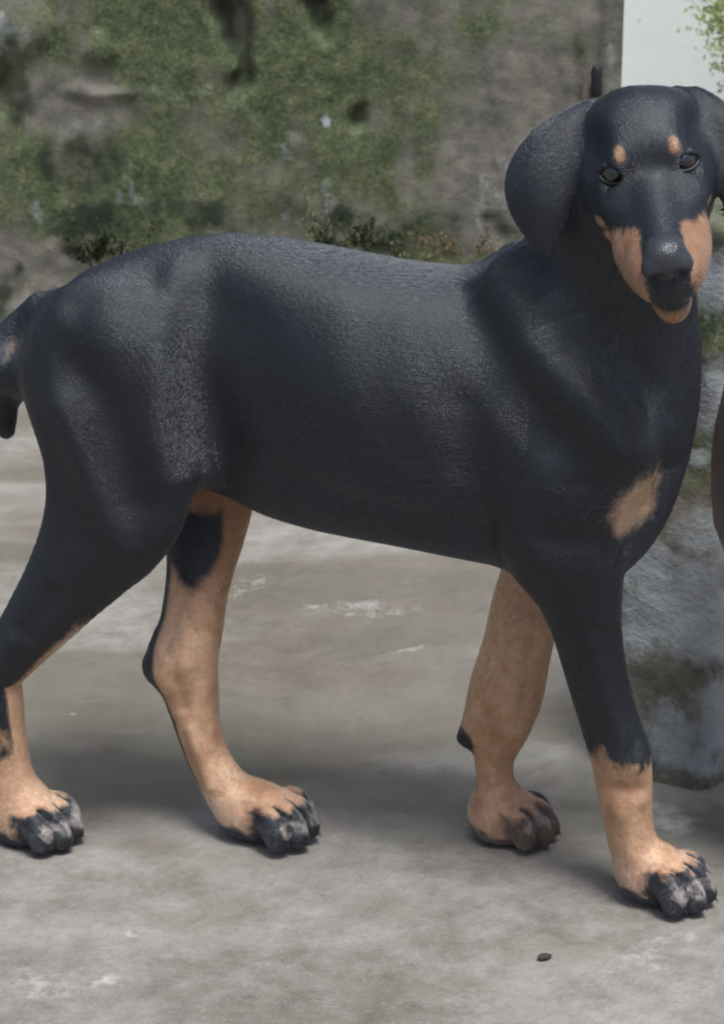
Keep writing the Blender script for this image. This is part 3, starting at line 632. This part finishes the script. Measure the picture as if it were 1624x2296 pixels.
LX, LY = .97, 1.04                             # lean, long face
def hsc(p): p = np.array(p, float); p[..., 0] *= LX; p[..., 1] *= np.where(p[..., 1] > 0, LY, 1.0); return p
def hE(c, r): return Ell(hsc(c) * HS, np.array(r, float) * np.array([LX, 1, 1]) * HS, HM, E0)
def hS(p, ra, rb=None, L=(1, 0, 0), n=4): return Sweep(hsc(p) * HS, np.array(ra, float) * HS, None if rb is None else np.array(rb, float) * LX * HS, L, n, HM, E0)
G_hd = [(hE((-14, -44, 0), (36, 53, 37)), 0, 'add'), (hE((14, -44, 0), (36, 53, 37)), .02, 'add'),
        (hE((0, -26, 10), (38, 34, 24)), .014, 'add')]
for sx in (-1, 1):
    G_hd += [(hE((sx * 33, -38, -24), (18, 38, 30)), .02, 'add'),           # cheek
             (hE((sx * 21, -7, 12), (14, 14, 9)), .010, 'add'),            # brow
             (hE((sx * 27, -9, -2), (15.5, 14.0, 14.0)), .008, 'add'),      # eye mound
             (hE((sx * 28, 7, -18), (13, 19, 8)), .010, 'add')]             # cheek bone under the eye
G_hd += [(Ell(np.array((-15, 33, -42)) * HS, np.array((29, 29, 38)) * HS, IMG, E0), .014, 'add'), (Ell(np.array((12, 30, -42)) * HS, np.array((28, 30, 38)) * HS, IMG, E0), .014, 'add')]
for sx in (-1, 1): G_hd.append((hE((sx * 55, -18, 16), (20, 27, 17)), .024, 'cut'))
G_hd += [(hS([(0, -30, -26), (0, 10, -28), (0, 50, -33), (0, 84, -37), (0, 94, -38)], [33, 30, 26, 23, 18], [42, 35, 32, 29, 24]), .018, 'add'),
         (hS([(0, -12, 3), (0, 8, -7), (0, 40, -13), (0, 75, -17), (0, 94, -18)], [15, 12, 11, 11, 10], [16, 12, 11.5, 12.5, 13]), .010, 'add'),   # bridge
         (hS([(0, -50, -48), (0, -10, -56), (0, 40, -64), (0, 70, -71), (0, 80, -71)], [24, 18, 16, 16, 14], [40, 30, 20, 16, 13]), .012, 'add')]  # lower jaw
for sx in (-1, 1):
    G_hd += [(hS([(sx * 26, 6, -40), (sx * 27, 38, -44), (sx * 21, 68, -47), (sx * 11, 88, -45)], [14, 15, 14, 12], [11, 12, 11, 10]), .010, 'add'),
             (hS([(sx * 38, 6, -58), (sx * 36, 40, -63), (sx * 26, 72, -63.5), (sx * 13, 92, -58), (0, 101, -54)], [1.7, 1.8, 1.8, 1.7, 1.6], [5, 5, 5, 5, 5], (1, 0, 0)), .003, 'cut'),   # mouth line
             (hS([(sx * 18, 5, -3), (sx * 25, 9, -9.5), (sx * 33, 5, -9)], [2, 2.6, 2]), .006, 'cut')]
EYE_R = 12.3
eyes = []
for sx in (-1, 1):
    ec = np.array((sx * 25.0, -9.0, -1.0)); ed = np.array((sx * .34, .90, .28)); ed /= np.linalg.norm(ed)
    if True:
        ex = np.cross(ed, (0, 0, 1.)); ex /= np.linalg.norm(ex); ez = np.cross(ex, ed); T = np.column_stack([ex, ed, ez])
        G_hd.append((Ell(np.zeros(3), np.array((11.5, 10, 8.0)) * HS, HM @ T, E0 + HM @ ((ec + ed * 12.0) * HS)), .003, 'cut'))
    eyes.append((ec - ed * 0.9, HM @ T))
def ear(pts, hwid, N, th=4.2):
    return Sweep(np.array(pts, float) * HS, np.array(hwid, float) * HS, np.array(th if np.ndim(th) else [th] * len(pts), float) * HS, N, 5, IMG, E0)
G_el = [(ear([(-32, 48, -60), (-48, 44, -54), (-63, 29, -46), (-73, 10, -41), (-77, -12, -40), (-78, -34, -42), (-80, -58, -45)], [8, 10, 14, 17, 18, 15, 9], (.04, .38, .92), [8, 7.5, 5.5, 4.4, 4, 3.8, 3.4]), 0, 'add'),
        (ear([(-50, 48, -60), (-71, 38, -56), (-92, 19, -52), (-104, -3, -52), (-100, -27, -52), (-87, -54, -48)], [7, 9, 13, 16, 14, 8], (-.78, .30, .55), [7, 6, 4.6, 4, 3.8, 3.4]), .006, 'add')]
G_er = [(ear([(22, 58, -62), (34, 54, -58), (47, 41, -50), (58, 22, -45), (66, 2, -43), (70, -22, -44), (78, -44, -46)], [8, 10, 13, 15, 16, 14, 9], (.1, .38, .92), [8, 7.5, 5.5, 4.4, 4, 3.8, 3.4]), 0, 'add'),
        (ear([(36, 58, -62), (52, 48, -57), (68, 30, -53), (79, 10, -52), (82, -14, -52), (80, -40, -48)], [7, 10, 14, 17, 16, 11], (.78, .34, .52), [7, 6, 4.6, 4, 3.8, 3.4]), .006, 'add')]
GROUPS = [('trunk', G_trunk, 0), ('nf', G_nf, .028), ('ff', G_ff, .028), ('nh', G_nh, .030), ('fh', G_fh, .030), ('head', G_hd, .022), ('el', G_el, .008), ('er', G_er, .008)]

def body_sdf(P):
    d = np.full(len(P), 0.5)
    for nm, prims, k in GROUPS:
        adds = [p for p, _, o in prims if o == 'add']; pad = .03 + k * 2
        lo = np.min([p.box[0] for p in adds], 0) - pad; hi = np.max([p.box[1] for p in adds], 0) + pad
        i = np.flatnonzero(np.all((P > lo) & (P < hi), 1))
        if len(i): d[i] = smin(d[i], eval_group(prims, P[i]), k)
    return np.maximum(d, 0.0012 - P[:, 2])
def build_body(h):
    los, his = [], []
    for _, g, _ in GROUPS:
        for p, k, o in g:
            if o == 'add': los.append(p.box[0]); his.append(p.box[1])
    lo, hi = np.min(los, 0) - .03, np.max(his, 0) + .03; lo[2] = -0.012
    q = 4; n = np.ceil((hi - lo) / (h * q)).astype(int)
    ax = [lo[i] + h * q * (np.arange(n[i]) + .5) - h * .5 for i in range(3)]         # coarse block centres
    X = np.stack(np.meshgrid(*ax, indexing='ij'), -1).reshape(-1, 3)
    cd = body_sdf(X).reshape(n)
    g = Grid(lo, lo + h * (n * q - 1), h); g.n = n * q
    g.d = np.repeat(np.repeat(np.repeat(cd.astype(np.float32), q, 0), q, 1), q, 2)
    blk = np.argwhere(np.abs(cd) < h * q * 1.9)
    o = np.stack(np.meshgrid(*[np.arange(q)] * 3, indexing='ij'), -1).reshape(-1, 3)
    I = (blk[:, None, :] * q + o[None]).reshape(-1, 3)
    g.d[I[:, 0], I[:, 1], I[:, 2]] = body_sdf(lo + I * h)
    return surface_nets(g, 3)
V, Q = build_body(0.0022)

# ---- muscle relief: ridges and hollows pushed along the normals, the same on both flanks
def normals(V, Q):
    n = np.cross(V[Q[:, 2]] - V[Q[:, 0]], V[Q[:, 3]] - V[Q[:, 1]]); N = np.zeros_like(V)
    for k in range(3):
        for c in range(4): N[:, k] += np.bincount(Q[:, c], n[:, k], len(V))
    return N / (np.linalg.norm(N, axis=1)[:, None] + 1e-12)
STROKES = [  # (points on the flank), width mm, height mm
    ([(1105, 640), (1180, 740), (1290, 860), (1400, 960)], 24, 8), ([(1250, 720), (1330, 810), (1420, 890)], 16, -4), ([(1110, 740), (1180, 850), (1260, 960)], 22, -6),
    ([(1240, 1080), (1180, 1180)], 28, 6), ([(1250, 1190), (1340, 1210)], 14, -5), ([(1200, 1255), (1330, 1290), (1350, 1380)], 20, 5), ([(1060, 900), (1080, 1080), (1120, 1200)], 20, -5),
    ([(380, 640), (372, 800), (372, 960), (390, 1060)], 18, 7), ([(455, 700), (445, 850), (480, 1000)], 30, -9), ([(560, 760), (600, 900), (640, 1050)], 26, -3),
    ([(150, 900), (210, 1060), (290, 1220)], 13, 5), ([(215, 830), (270, 960), (315, 1110)], 20, -6), ([(130, 1050), (180, 1200)], 16, -4), ([(250, 700), (330, 800)], 30, 4), ([(90, 760), (130, 720)], 16, 5), ([(150, 790), (190, 850)], 18, -4),
    ([(760, 700), (800, 860), (860, 1000)], 20, 1.2), ([(900, 700), (930, 840), (980, 980)], 20, 1.2), ([(520, 620), (700, 650), (950, 680)], 30, 4), ([(1335, 660), (1385, 800), (1420, 940)], 18, -5), ([(1290, 690), (1345, 830), (1390, 960)], 16, 4), ([(1470, 760), (1480, 900)], 14, 4), ([(1440, 990), (1400, 1060)], 16, 5), ([(1470, 1050), (1440, 1150)], 12, -4), ([(640, 1080), (860, 1150), (1080, 1190)], 18, -4), ([(600, 1000), (800, 1060), (1000, 1100)], 24, 3),
    ([(1325, 1440), (1365, 1600), (1392, 1680)], 8, 3.0), ([(1375, 1440), (1400, 1600), (1425, 1680)], 7, -3), ([(1380, 1720), (1420, 1735)], 10, 4), ([(1370, 1790), (1440, 1800)], 8, -3), ([(1395, 1850), (1410, 1940)], 7, 2.5), ([(1440, 1850), (1460, 1930)], 6, -2.5), ([(120, 1330), (60, 1420)], 10, -3), ([(20, 1440), (-10, 1500)], 8, 3)]
Nv = normals(V, Q); side = np.clip(np.abs(Nv[:, 1]) * 1.6 - .25, 0, 1); push = np.zeros(len(V)); zu = V[:, [0, 2]]
far_leg = np.zeros(len(V), bool)
for pts, wd, hgt in STROKES:
    A = catmull(np.array([bp(x, y, .075)[[0, 2]] for x, y in pts]), 6) if len(pts) > 2 else np.array([bp(x, y, .075)[[0, 2]] for x, y in pts]); d2 = np.full(len(V), 9.)
    for i in range(len(A) - 1):
        a, b = A[i], A[i + 1]; ba = b - a; pa = zu - a; t = np.clip(pa @ ba / (ba @ ba), 0, 1); q = pa - t[:, None] * ba; d2 = np.minimum(d2, (q * q).sum(1))
    push += hgt * 1.05e-3 * np.exp(-d2 / (2 * (wd * 1e-3 * .75) ** 2))
hd_ = sstep(.12, .20, np.linalg.norm(V - E0, axis=1))
V = V + Nv * (push * side * hd_ * (V[:, 1] > .005))[:, None] + Nv * (push * side * hd_ * (V[:, 1] < -.03) * (V[:, 2] > .30))[:, None]
FAR = [([(420, 1330), (400, 1420)], 6, -3), ([(460, 1320), (450, 1450)], 9, 3), ([(385, 1480), (400, 1500)], 9, 4), ([(425, 1490), (440, 1550)], 7, -3), ([(455, 1600), (500, 1720)], 6, 3), ([(415, 1590), (470, 1720)], 6, -2.5),
       ([(1150, 1540), (1145, 1590)], 9, 4), ([(1095, 1600), (1110, 1660)], 7, -3.5), ([(1130, 1640), (1165, 1650)], 6, 4), ([(1110, 1690), (1100, 1760)], 6, 2.5), ([(1140, 1690), (1130, 1770)], 5, -2.5), ([(1130, 1805), (1150, 1830)], 8, 4), ([(1180, 1400), (1140, 1520)], 10, 3), ([(1200, 1440), (1180, 1560)], 7, -3)]
Nv = normals(V, Q); side = np.clip(Nv[:, 1] * 1.6 - .1, 0, 1); push = np.zeros(len(V)); zu = V[:, [0, 2]]
for pts, wd, hgt in FAR:
    A = np.array([bp(x, y, -.03)[[0, 2]] for x, y in pts]); a, b = A; ba = b - a; pa = zu - a; t = np.clip(pa @ ba / (ba @ ba), 0, 1); q = pa - t[:, None] * ba
    push += hgt * 1e-3 * np.exp(-(q * q).sum(1) / (2 * (wd * 1e-3 * .75) ** 2))
V = V + Nv * (push * side * (V[:, 1] < .018) * (V[:, 2] < .34))[:, None]
# ---- coat markings (r tan, g pale toe hair, b deep rust and painted far-leg shade)
def near_chain(prim, P):                       # offset from a limb's centre line, and its radius there
    A = prim.p; best = np.full(len(P), 9.); off = np.zeros_like(P); rr = np.ones(len(P))
    for i in range(len(A) - 1):
        ba = A[i + 1] - A[i]; pa = P - A[i]; t = np.clip(pa @ ba / (ba @ ba + 1e-12), 0, 1); q = pa - t[:, None] * ba; d = (q * q).sum(1); m = d < best
        best[m] = d[m]; off[m] = q[m]; rr[m] = (prim.ra[i] + (prim.ra[i + 1] - prim.ra[i]) * t)[m]
    return off, rr, None
def zlev(y, x, v): return bp(x, y, v)[2]
def blob(P, c, r, soft=.5, M=None):
    q = P - c
    if M is not None: q = q @ M
    return sstep(1 + soft, 1 - soft, np.sqrt(((q / np.asarray(r)) ** 2).sum(1)))
dist = np.column_stack([eval_group(g_, V) for _, g_, _ in GROUPS]); own = dist.argmin(1); gi = {n: i for i, (n, _, _) in enumerate(GROUPS)}
lite = np.zeros(len(V)); tan = np.zeros(len(V)); pale = np.zeros(len(V)); deep = np.zeros(len(V))
def paint(m, arr, val): arr[m] = np.maximum(arr[m], val)
wob = (fbm(V[:, 0] * 45, V[:, 1] * 45, V[:, 2] * 45, 3) - .5) * .05 + (fbm(V[:, 0] * 220, V[:, 1] * 220, V[:, 2] * 90, 2) - .5) * .014
for nm in ('nf', 'ff', 'nh', 'fh'):
    m = own == gi[nm]; P = V[m]; off, ra, _ = near_chain(dict((n, g) for n, g, _ in GROUPS)[nm][0][0], P); z = P[:, 2] + wob[m]
    if nm == 'nf':
        lv = zlev(1695, 1390, .036); val = sstep(lv + .018, lv - .014, z + .30 * off[:, 0]); paint(m, tan, val)
        deep[m] = np.maximum(deep[m], .35 * sstep(.1, .7, -off[:, 0] / ra))
    if nm == 'ff':
        lv = zlev(1190, 1230, -.055); val = sstep(lv + .02, lv - .02, z) * sstep(-1.1, -.5, off[:, 1] / ra); paint(m, tan, val)
        deep[m] = np.maximum(deep[m], .5 * sstep(.45, .95, off[:, 0] / ra) + .35 * sstep(zlev(1540, 1110, -.055), zlev(1640, 1110, -.055), z) * 0)  # front edge of the leg browned: shade painted into the coat
        tan[m] *= 1 - blob(P, bp(1040, 1655, -.05), (.014, .02, .014), .4)
        lo = sstep(zlev(1810, 1120, -.055), zlev(1860, 1120, -.055), z); deep[m] = np.maximum(deep[m], .75 * lo)
    if nm == 'nh':
        lv = zlev(1660, 10, .048); l2 = zlev(1400, 120, .05); front = off[:, 0] / ra
        val = np.maximum(sstep(lv + .02, lv - .02, z - .2 * off[:, 0]), sstep(l2 + .03, l2 - .01, z) * sstep(.35, .75, front - .2 * off[:, 1] / ra))
        l3 = zlev(1150, 300, .05); val = np.maximum(val, sstep(l3 + .02, l3 - .02, z) * sstep(-.25, -.6, off[:, 1] / (ra * .5)))
        paint(m, tan, val)
    if nm == 'fh':
        lv = zlev(1180, 450, -.03); c_ = bp(446, 1185, -.035); val = sstep(lv + .05, lv + .01, z) * sstep(-.95, -.55, off[:, 0] / ra)
        val = np.maximum(val, sstep(.25, .7, off[:, 0] / ra) * sstep(zlev(1070, 500, -.05) + .02, zlev(1090, 500, -.05) - .01, z))
        q = P - c_; el = np.sqrt((q[:, 0] / .026) ** 2 + (q[:, 2] / (.050 - .10 * np.abs(q[:, 0]))) ** 2); val = val * sstep(.65, 1.25, el + wob[m] * 6)
        paint(m, tan, val); deep[m] = np.maximum(deep[m], .7 * sstep(zlev(1330, 500, -.05), zlev(1190, 500, -.05), z) + .35 * sstep(.6, .95, off[:, 0] / ra))  # browner towards the thigh top, a painted shadow
    lite[m] = {'fh': .9, 'nh': .5, 'nf': .45, 'ff': .15}[nm]
    # toes
    (c, M), s = {'nf': P_nf, 'ff': P_ff, 'nh': P_nh, 'fh': P_fh}[nm][2], 1e-3
    L = (P - c) @ M / s
    nz_ = (fbm(P[:, 0] * 110, P[:, 1] * 110, P[:, 2] * 110, 3) - .5); n2_ = (fbm(P[:, 0] * 260 + 5, P[:, 1] * 260, P[:, 2] * 260, 2) - .5)
    toe = sstep(-15, 3, L[:, 0] - .2 * (30 - L[:, 2]) + nz_ * 26) * sstep(44, 33, L[:, 2] + nz_ * 14) + sstep(13, 7, L[:, 2]) + .85 * sstep(-6, -18, L[:, 0]) * sstep(22, 12, L[:, 2] + nz_ * 10)
    toe = np.clip(toe, 0, 1) * (L[:, 2] < 60)
    tan[m] *= 1 - toe * (.62 if nm == 'ff' else .97)
    deep[m] = np.maximum(deep[m], sstep(40, 24, L[:, 2]) * sstep(-20, 0, L[:, 0]) * .8)
    for ly, fx in ((-25, 22), (-9.5, 33), (9.5, 33), (25, 22)):
        pale[m] = np.maximum(pale[m], (.44 if nm == 'ff' else .84) * blob(L, (fx * .95, ly * 1.06, 22), (15, 7.5, 11), .6) + n2_ * .9 * blob(L, (fx * .9, ly * 1.05, 24), (18, 10, 14), .4))
m = own == gi['trunk']; P = V
paint(slice(None), tan, np.maximum(blob(P + wob[:, None] * np.array([.4, 0, .5]), bp(1424, 1105, .058), (.018, .036, .034), .6), blob(P, bp(1428, 1105, -.058), (.026, .03, .036), .4)) * (own != gi['ff']))
paint(m, tan, .9 * blob(V[m], bp(50, 800, .012), (.010, .03, .020), .5))
gr = blob(V, bp(455, 1100, -.015), (.060, .045, .028), .4) * (own != gi['nh']); paint(slice(None), tan, gr * .8); deep = np.maximum(deep, gr * .9)
# head, in its own frame (mm)
H = (V - E0) @ HM / HS; H[:, 0] /= LX; H[:, 1] /= np.where(H[:, 1] > 0, LY, 1); hm = (own == gi['head']) | (own == gi['trunk']); ax = np.abs(H[:, 0])
hw_ = wob / .05 * 10 + (fbm(V[:, 0] * 160, V[:, 1] * 160, V[:, 2] * 160, 2) - .5) * 10
pj = -H[:, 2] * .88 + H[:, 1] * .47 + hw_ * .8
hm = own == gi['head']
muz = sstep(33, 46, pj) * sstep(10.5, 18.5, ax + hw_ * .4 - .03 * (H[:, 1] - 20)) * sstep(-14, 0, H[:, 1] + hw_)
muz = np.maximum(muz, .75 * blob(H, (-41, -4, -38), (9, 8, 6), .5)); muz = np.maximum(muz, .75 * blob(H, (41, -4, -38), (9, 8, 6), .5))
lip = sstep(17, 10, ax) * sstep(70, 82, H[:, 1]) * sstep(-67, -62, H[:, 2])
muz = muz * (1 - lip)
chin = .85 * sstep(-64, -73, H[:, 2] + hw_ * .4) * sstep(-10, 10, H[:, 1]) * sstep(40, 30, ax)
paint(hm, tan, np.maximum(muz, chin * .95)[hm]); deep = np.maximum(deep, np.where(hm, chin * 1.1 + .5 * muz * sstep(34, 22, ax) + .25 * muz, 0))
for sx in (-1, 1):
    deep = np.maximum(deep, .5 * blob(H, (sx * 21, 2, 18), (6, 10, 8), .4)); eb = .9 * blob(H, (sx * 21, 2, 19.5), (4.6, 10, 6.4), .6); paint(hm, tan, eb[hm])
deep = np.clip(deep + .40 * sstep(.50, .70, fbm(V[:, 0] * 38, V[:, 1] * 38, V[:, 2] * 22 + 3, 4)) + .25 * sstep(.5, .7, fbm(V[:, 0] * 120, V[:, 1] * 120, V[:, 2] * 60 + 3, 3)), 0, 1)
me = mesh('body', V, Q); col_attr(me, 'coat', np.column_stack([tan, pale, deep]))

dog = bpy.data.objects.new('dog', None); C.objects.link(dog); dog.location = DO; dog.empty_display_size = .1
dog.rotation_euler = (0, 0, 0)
dog.matrix_world = Matrix(((DU[0], DV[0], 0, DO[0]), (DU[1], DV[1], 0, DO[1]), (0, 0, -1, 0), (0, 0, 0, 1))) if False else Matrix.Translation(Vector(DO))
BW = np.column_stack([DU, DV, DZ])             # body frame to world axes (left handed, so faces flip)
def place(V_): return np.asarray(V_) @ BW.T
flip = np.linalg.det(BW) < 0
me2 = mesh('body', place(V), Q[:, ::-1] if flip else Q); col_attr(me2, 'coat', np.column_stack([tan, pale, deep, lite])); bpy.data.meshes.remove(me)
dog['label'] = 'black and tan short-haired dog with drooping ears standing on the concrete'; dog['category'] = 'dog'
M_coat = mat_coat(); link('body', me2, M_coat, dog)
# ---- short hair over the body
def fur(n):
    qi = rng.integers(0, len(Q), n); a, b = rng.random((2, n, 1)); c = Q[qi]; N = normals(V, Q)
    wt = [(1 - a) * (1 - b), a * (1 - b), a * b, (1 - a) * b]
    P = sum(V[c[:, i]] * wt[i] for i in range(4)); Nn = sum(N[c[:, i]] * wt[i] for i in range(4)); Nn /= np.linalg.norm(Nn, axis=1)[:, None] + 1e-9
    T = tan[c[:, 0]]; Pl = pale[c[:, 0]]; Dp = deep[c[:, 0]]; o = own[c[:, 0]]
    f = np.tile([-1., 0, -.45], (n, 1)); ln = np.full(n, 4.4)
    leg = np.isin(o, [gi[k] for k in ('nf', 'ff', 'nh', 'fh')]); t = sstep(.42, .28, P[:, 2]) * leg
    f = f * (1 - t[:, None]) + np.array([-.25, 0, -1.]) * t[:, None]; ln[leg] = 3.2
    ft_ = leg & (P[:, 2] < .045); f[ft_] = [1., .1, -.55]; ln[ft_] = 2.6
    hh = (P - E0) @ HM / HS; hh[:, 0] /= LX; hh[:, 1] /= np.where(hh[:, 1] > 0, LY, 1); hd = o == gi['head']; dh = np.column_stack([np.sign(hh[:, 0]) * .35, -np.ones(n), -.15 - .2 * (hh[:, 1] > 20)]) @ HM.T
    f[hd] = dh[hd]; ln[hd] = np.where(hh[hd, 1] > 20, 3.0, 3.6)
    for k, sgn in (('el', -1), ('er', 1)): m = o == gi[k]; f[m] = IMG @ np.array([sgn * .25, -1, 0]); ln[m] = 3.0
    nk = (o == gi['trunk']) & (P[:, 0] > bp(1230, 800)[0]) & (P[:, 2] > .40); f[nk] = [-.55, 0, -1.]
    tl = (o == gi['trunk']) & (P[:, 0] < bp(60, 800)[0]); f[tl] = [-.2, 0, -1.]
    f = f + (np.stack([fbm(P[:, 0] * 18 + k * 9, P[:, 1] * 18, P[:, 2] * 18, 2) for k in range(3)], 1) - .5) * .35 + rng.normal(size=(n, 3)) * .07
    f -= Nn * (f * Nn).sum(1)[:, None]; f /= np.linalg.norm(f, axis=1)[:, None] + 1e-9
    ln = ln * rng.uniform(.6, 1.15, n) * 1e-3; lift = rng.uniform(.04, .13, n)
    p1 = P + (f * .55 + Nn * (lift * .75)[:, None]) * ln[:, None]; p2 = P + (f * 1.0 + Nn * (lift * .9)[:, None]) * ln[:, None]
    keep = (P[:, 2] > .005) & (p2[:, 2] > .002)
    nr = ((hh - np.array([0, 101, -20])) / np.array([17, 16, 14])); keep &= (nr * nr).sum(1) > 1.0
    for ec, _ in eyes: keep &= ~(hd & (np.linalg.norm(hh - ec - np.array([np.sign(ec[0]) * 4, 10, 3]), axis=1) < 13))
    j = rng.normal(size=n) * .17
    tt = sstep(.46, .54, T + j)[:, None]; pp = sstep(.47, .57, Pl + j)[:, None]; r = rng.random((n, 1)); bl = fbm(P[:, 0] * 60, P[:, 1] * 60, P[:, 2] * 60, 3)[:, None]
    cb = np.array([.0035, .0048, .0070]) * (.6 + .9 * r); mixv = np.clip(.5 * r + 1.1 * (bl - .25), 0, 1)
    ct = np.array([.46, .170, .042]) * (1 - mixv) + np.array([.74, .385, .150]) * mixv; lt = (lite[c[:, 0]] * (1 - Dp))[:, None] * .75; ct = ct * (1 - lt) + np.array([.84, .475, .255]) * (.8 + .3 * r) * lt; ct = ct * (1 - .72 * Dp[:, None]) + np.array([.25, .092, .034]) * .72 * Dp[:, None]
    cp_ = np.array([.52, .38, .32]) * (.55 + .8 * r); col = cb * (1 - tt) + ct * tt; col = col * (1 - pp) + cp_ * pp
    PTS = np.stack([P - Nn * .0004, p1, p2], 1)[keep]; m = len(PTS)
    hc = bpy.data.hair_curves.new('coat_hair'); hc.add_curves([3] * m)
    hc.attributes['position'].data.foreach_set('vector', place(PTS.reshape(-1, 3)).astype(np.float32).ravel())
    ra = hc.attributes.get('radius') or hc.attributes.new('radius', 'FLOAT', 'POINT'); ra.data.foreach_set('value', np.tile([.00010, .00009, .00004], m).astype(np.float32))
    ca = hc.attributes.new('tint', 'FLOAT_COLOR', 'CURVE'); ca.data.foreach_set('color', np.column_stack([col[keep], np.ones(m)]).astype(np.float32).ravel())
    mt = bpy.data.materials.new('coat_hair'); mt.use_nodes = True; nt_ = mt.node_tree; nt_.nodes.clear(); ou = nt_.nodes.new('ShaderNodeOutputMaterial'); hb = nt_.nodes.new('ShaderNodeBsdfHairPrincipled')
    hb.model = 'CHIANG'; hb.parametrization = 'COLOR'; an = nt_.nodes.new('ShaderNodeAttribute'); an.attribute_name = 'tint'
    hb.inputs['Roughness'].default_value = .24; hb.inputs['Radial Roughness'].default_value = .40; hb.inputs['Random Roughness'].default_value = .25; hb.inputs['IOR'].default_value = 1.95
    nt_.links.new(an.outputs['Color'], hb.inputs['Color']); nt_.links.new(hb.outputs[0], ou.inputs[0]); hc.materials.append(mt)
    ob = bpy.data.objects.new('coat_hair', hc); C.objects.link(ob); ob.parent = dog; ob['kind'] = 'stuff'
    sc.cycles_curves.shape = 'RIBBONS'; sc.cycles_curves.subdivisions = 1
fur(950000)
# nose leather
gN = [(hE((0, 101, -21), (18.5, 13, 14.5)), 0, 'add'), (hE((0, 94, -12), (15, 15, 9)), .006, 'add')]
for sx in (-1, 1):
    gN += [(hE((sx * 12, 104, -24), (7.5, 8, 8.5)), .005, 'add'), (hS([(sx * 6, 117, -27), (sx * 9.5, 111, -27), (sx * 20, 105, -29)], [4.0, 4.4, 2.2]), .003, 'cut')]
gN += [(hS([(0, 119, -21), (0, 115, -31), (0, 108, -39)], [1.8, 1.8, 1.8]), .003, 'cut')]
lo = np.min([p.box[0] for p, k, o in gN if o == 'add'], 0) - .008; hi = np.max([p.box[1] for p, k, o in gN if o == 'add'], 0) + .008
g = Grid(lo, hi, .001); g.group(gN, 0); Vn, Qn = surface_nets(g, 2)
link('nose', mesh('nose', place(Vn), Qn[:, ::-1] if flip else Qn), mat_nose(), dog)
# eyes: spheres whose local z looks out through the lids
bm = bmesh.new(); bmesh.ops.create_uvsphere(bm, u_segments=28, v_segments=18, radius=EYE_R * HS)
for v in bm.verts:
    if v.co.z > .006: v.co.z += (v.co.z - .006) * .25
eme = bpy.data.meshes.new('eye'); bm.to_mesh(eme); bm.free(); eme.polygons.foreach_set('use_smooth', np.ones(len(eme.polygons), bool)); eme.materials.append(mat_eye())
for ec, T in eyes:
    look = BW @ (HM @ np.array([0, 1, 0]) * 0 + IMG @ np.array([0, 0, 1.])); out = BW @ T[:, 1]; d = look * .6 + out * .4; d /= np.linalg.norm(d)
    o = link('eye', eme, None, dog); o.location = Vector(BW @ (E0 + HM @ (ec * HS))); o.rotation_euler = Vector(d).to_track_quat('Z', 'Y').to_euler()
lv_, lf_ = [], []
for i in range(36):
    t = 2 * math.pi * i / 36; x = 12.0 * math.cos(t); z = (7.2 if math.sin(t) > 0 else 6.6) * math.sin(t) * (1 - .12 * math.cos(t) ** 2) - .06 * x; y = math.sqrt(13.6 ** 2 - x * x * .8 - z * z)
    nrm = np.array([x, 0, z * 1.6]); nrm /= np.linalg.norm(nrm) + 1e-9; fw = np.array([0, 1., 0])
    for k in range(8): a = 2 * math.pi * k / 8; lv_.append((np.array([x, y, z]) + (nrm * math.cos(a) * 1.7 + fw * math.sin(a) * 1.1)) * HS)
    for k in range(8): j = (i + 1) % 36; lf_.append((8 * i + k, 8 * i + (k + 1) % 8, 8 * j + (k + 1) % 8, 8 * j + k))
lv_ = np.array(lv_); M_lid = mat_simple('eyelid_skin', (.007, .007, .008), .5, .5, (500, .3, .001))
for ec, T in eyes:
    link('eyelid', mesh('eyelid', place(lv_ @ T.T + E0 + HM @ (ec * HS)), lf_), M_lid, dog)
# claws
cp = []; cf = []
for i, (x, z, r) in enumerate(((-6, 1.5, 2.8), (-2, 1.5, 2.6), (2, 0.2, 2.0), (5, -3, 1.2), (6.5, -5.5, .4))):
    for k in range(8): cp.append((x, r * .8 * math.cos(k * math.pi / 4), z + r * math.sin(k * math.pi / 4)))
    if i:
        for k in range(8): cf.append((8 * (i - 1) + k, 8 * (i - 1) + (k + 1) % 8, 8 * i + (k + 1) % 8, 8 * i + k))
cme = bpy.data.meshes.new('claw'); cme.from_pydata([tuple(c * .001 for c in q) for q in cp], [], cf); cme.materials.append(mat_simple('claw_horn', (.03, .026, .024), .35, .5))
cme.polygons.foreach_set('use_smooth', np.ones(len(cme.polygons), bool))
for Pw in (P_nf, P_ff, P_nh, P_fh):
    for tip, M, s in Pw[1]:
        o = link('claw', cme, None, dog); f = BW @ M[:, 0]; o.location = Vector(BW @ tip); o.rotation_euler = (0, 0, math.atan2(f[1], f[0])); o.scale = (s, s, s)
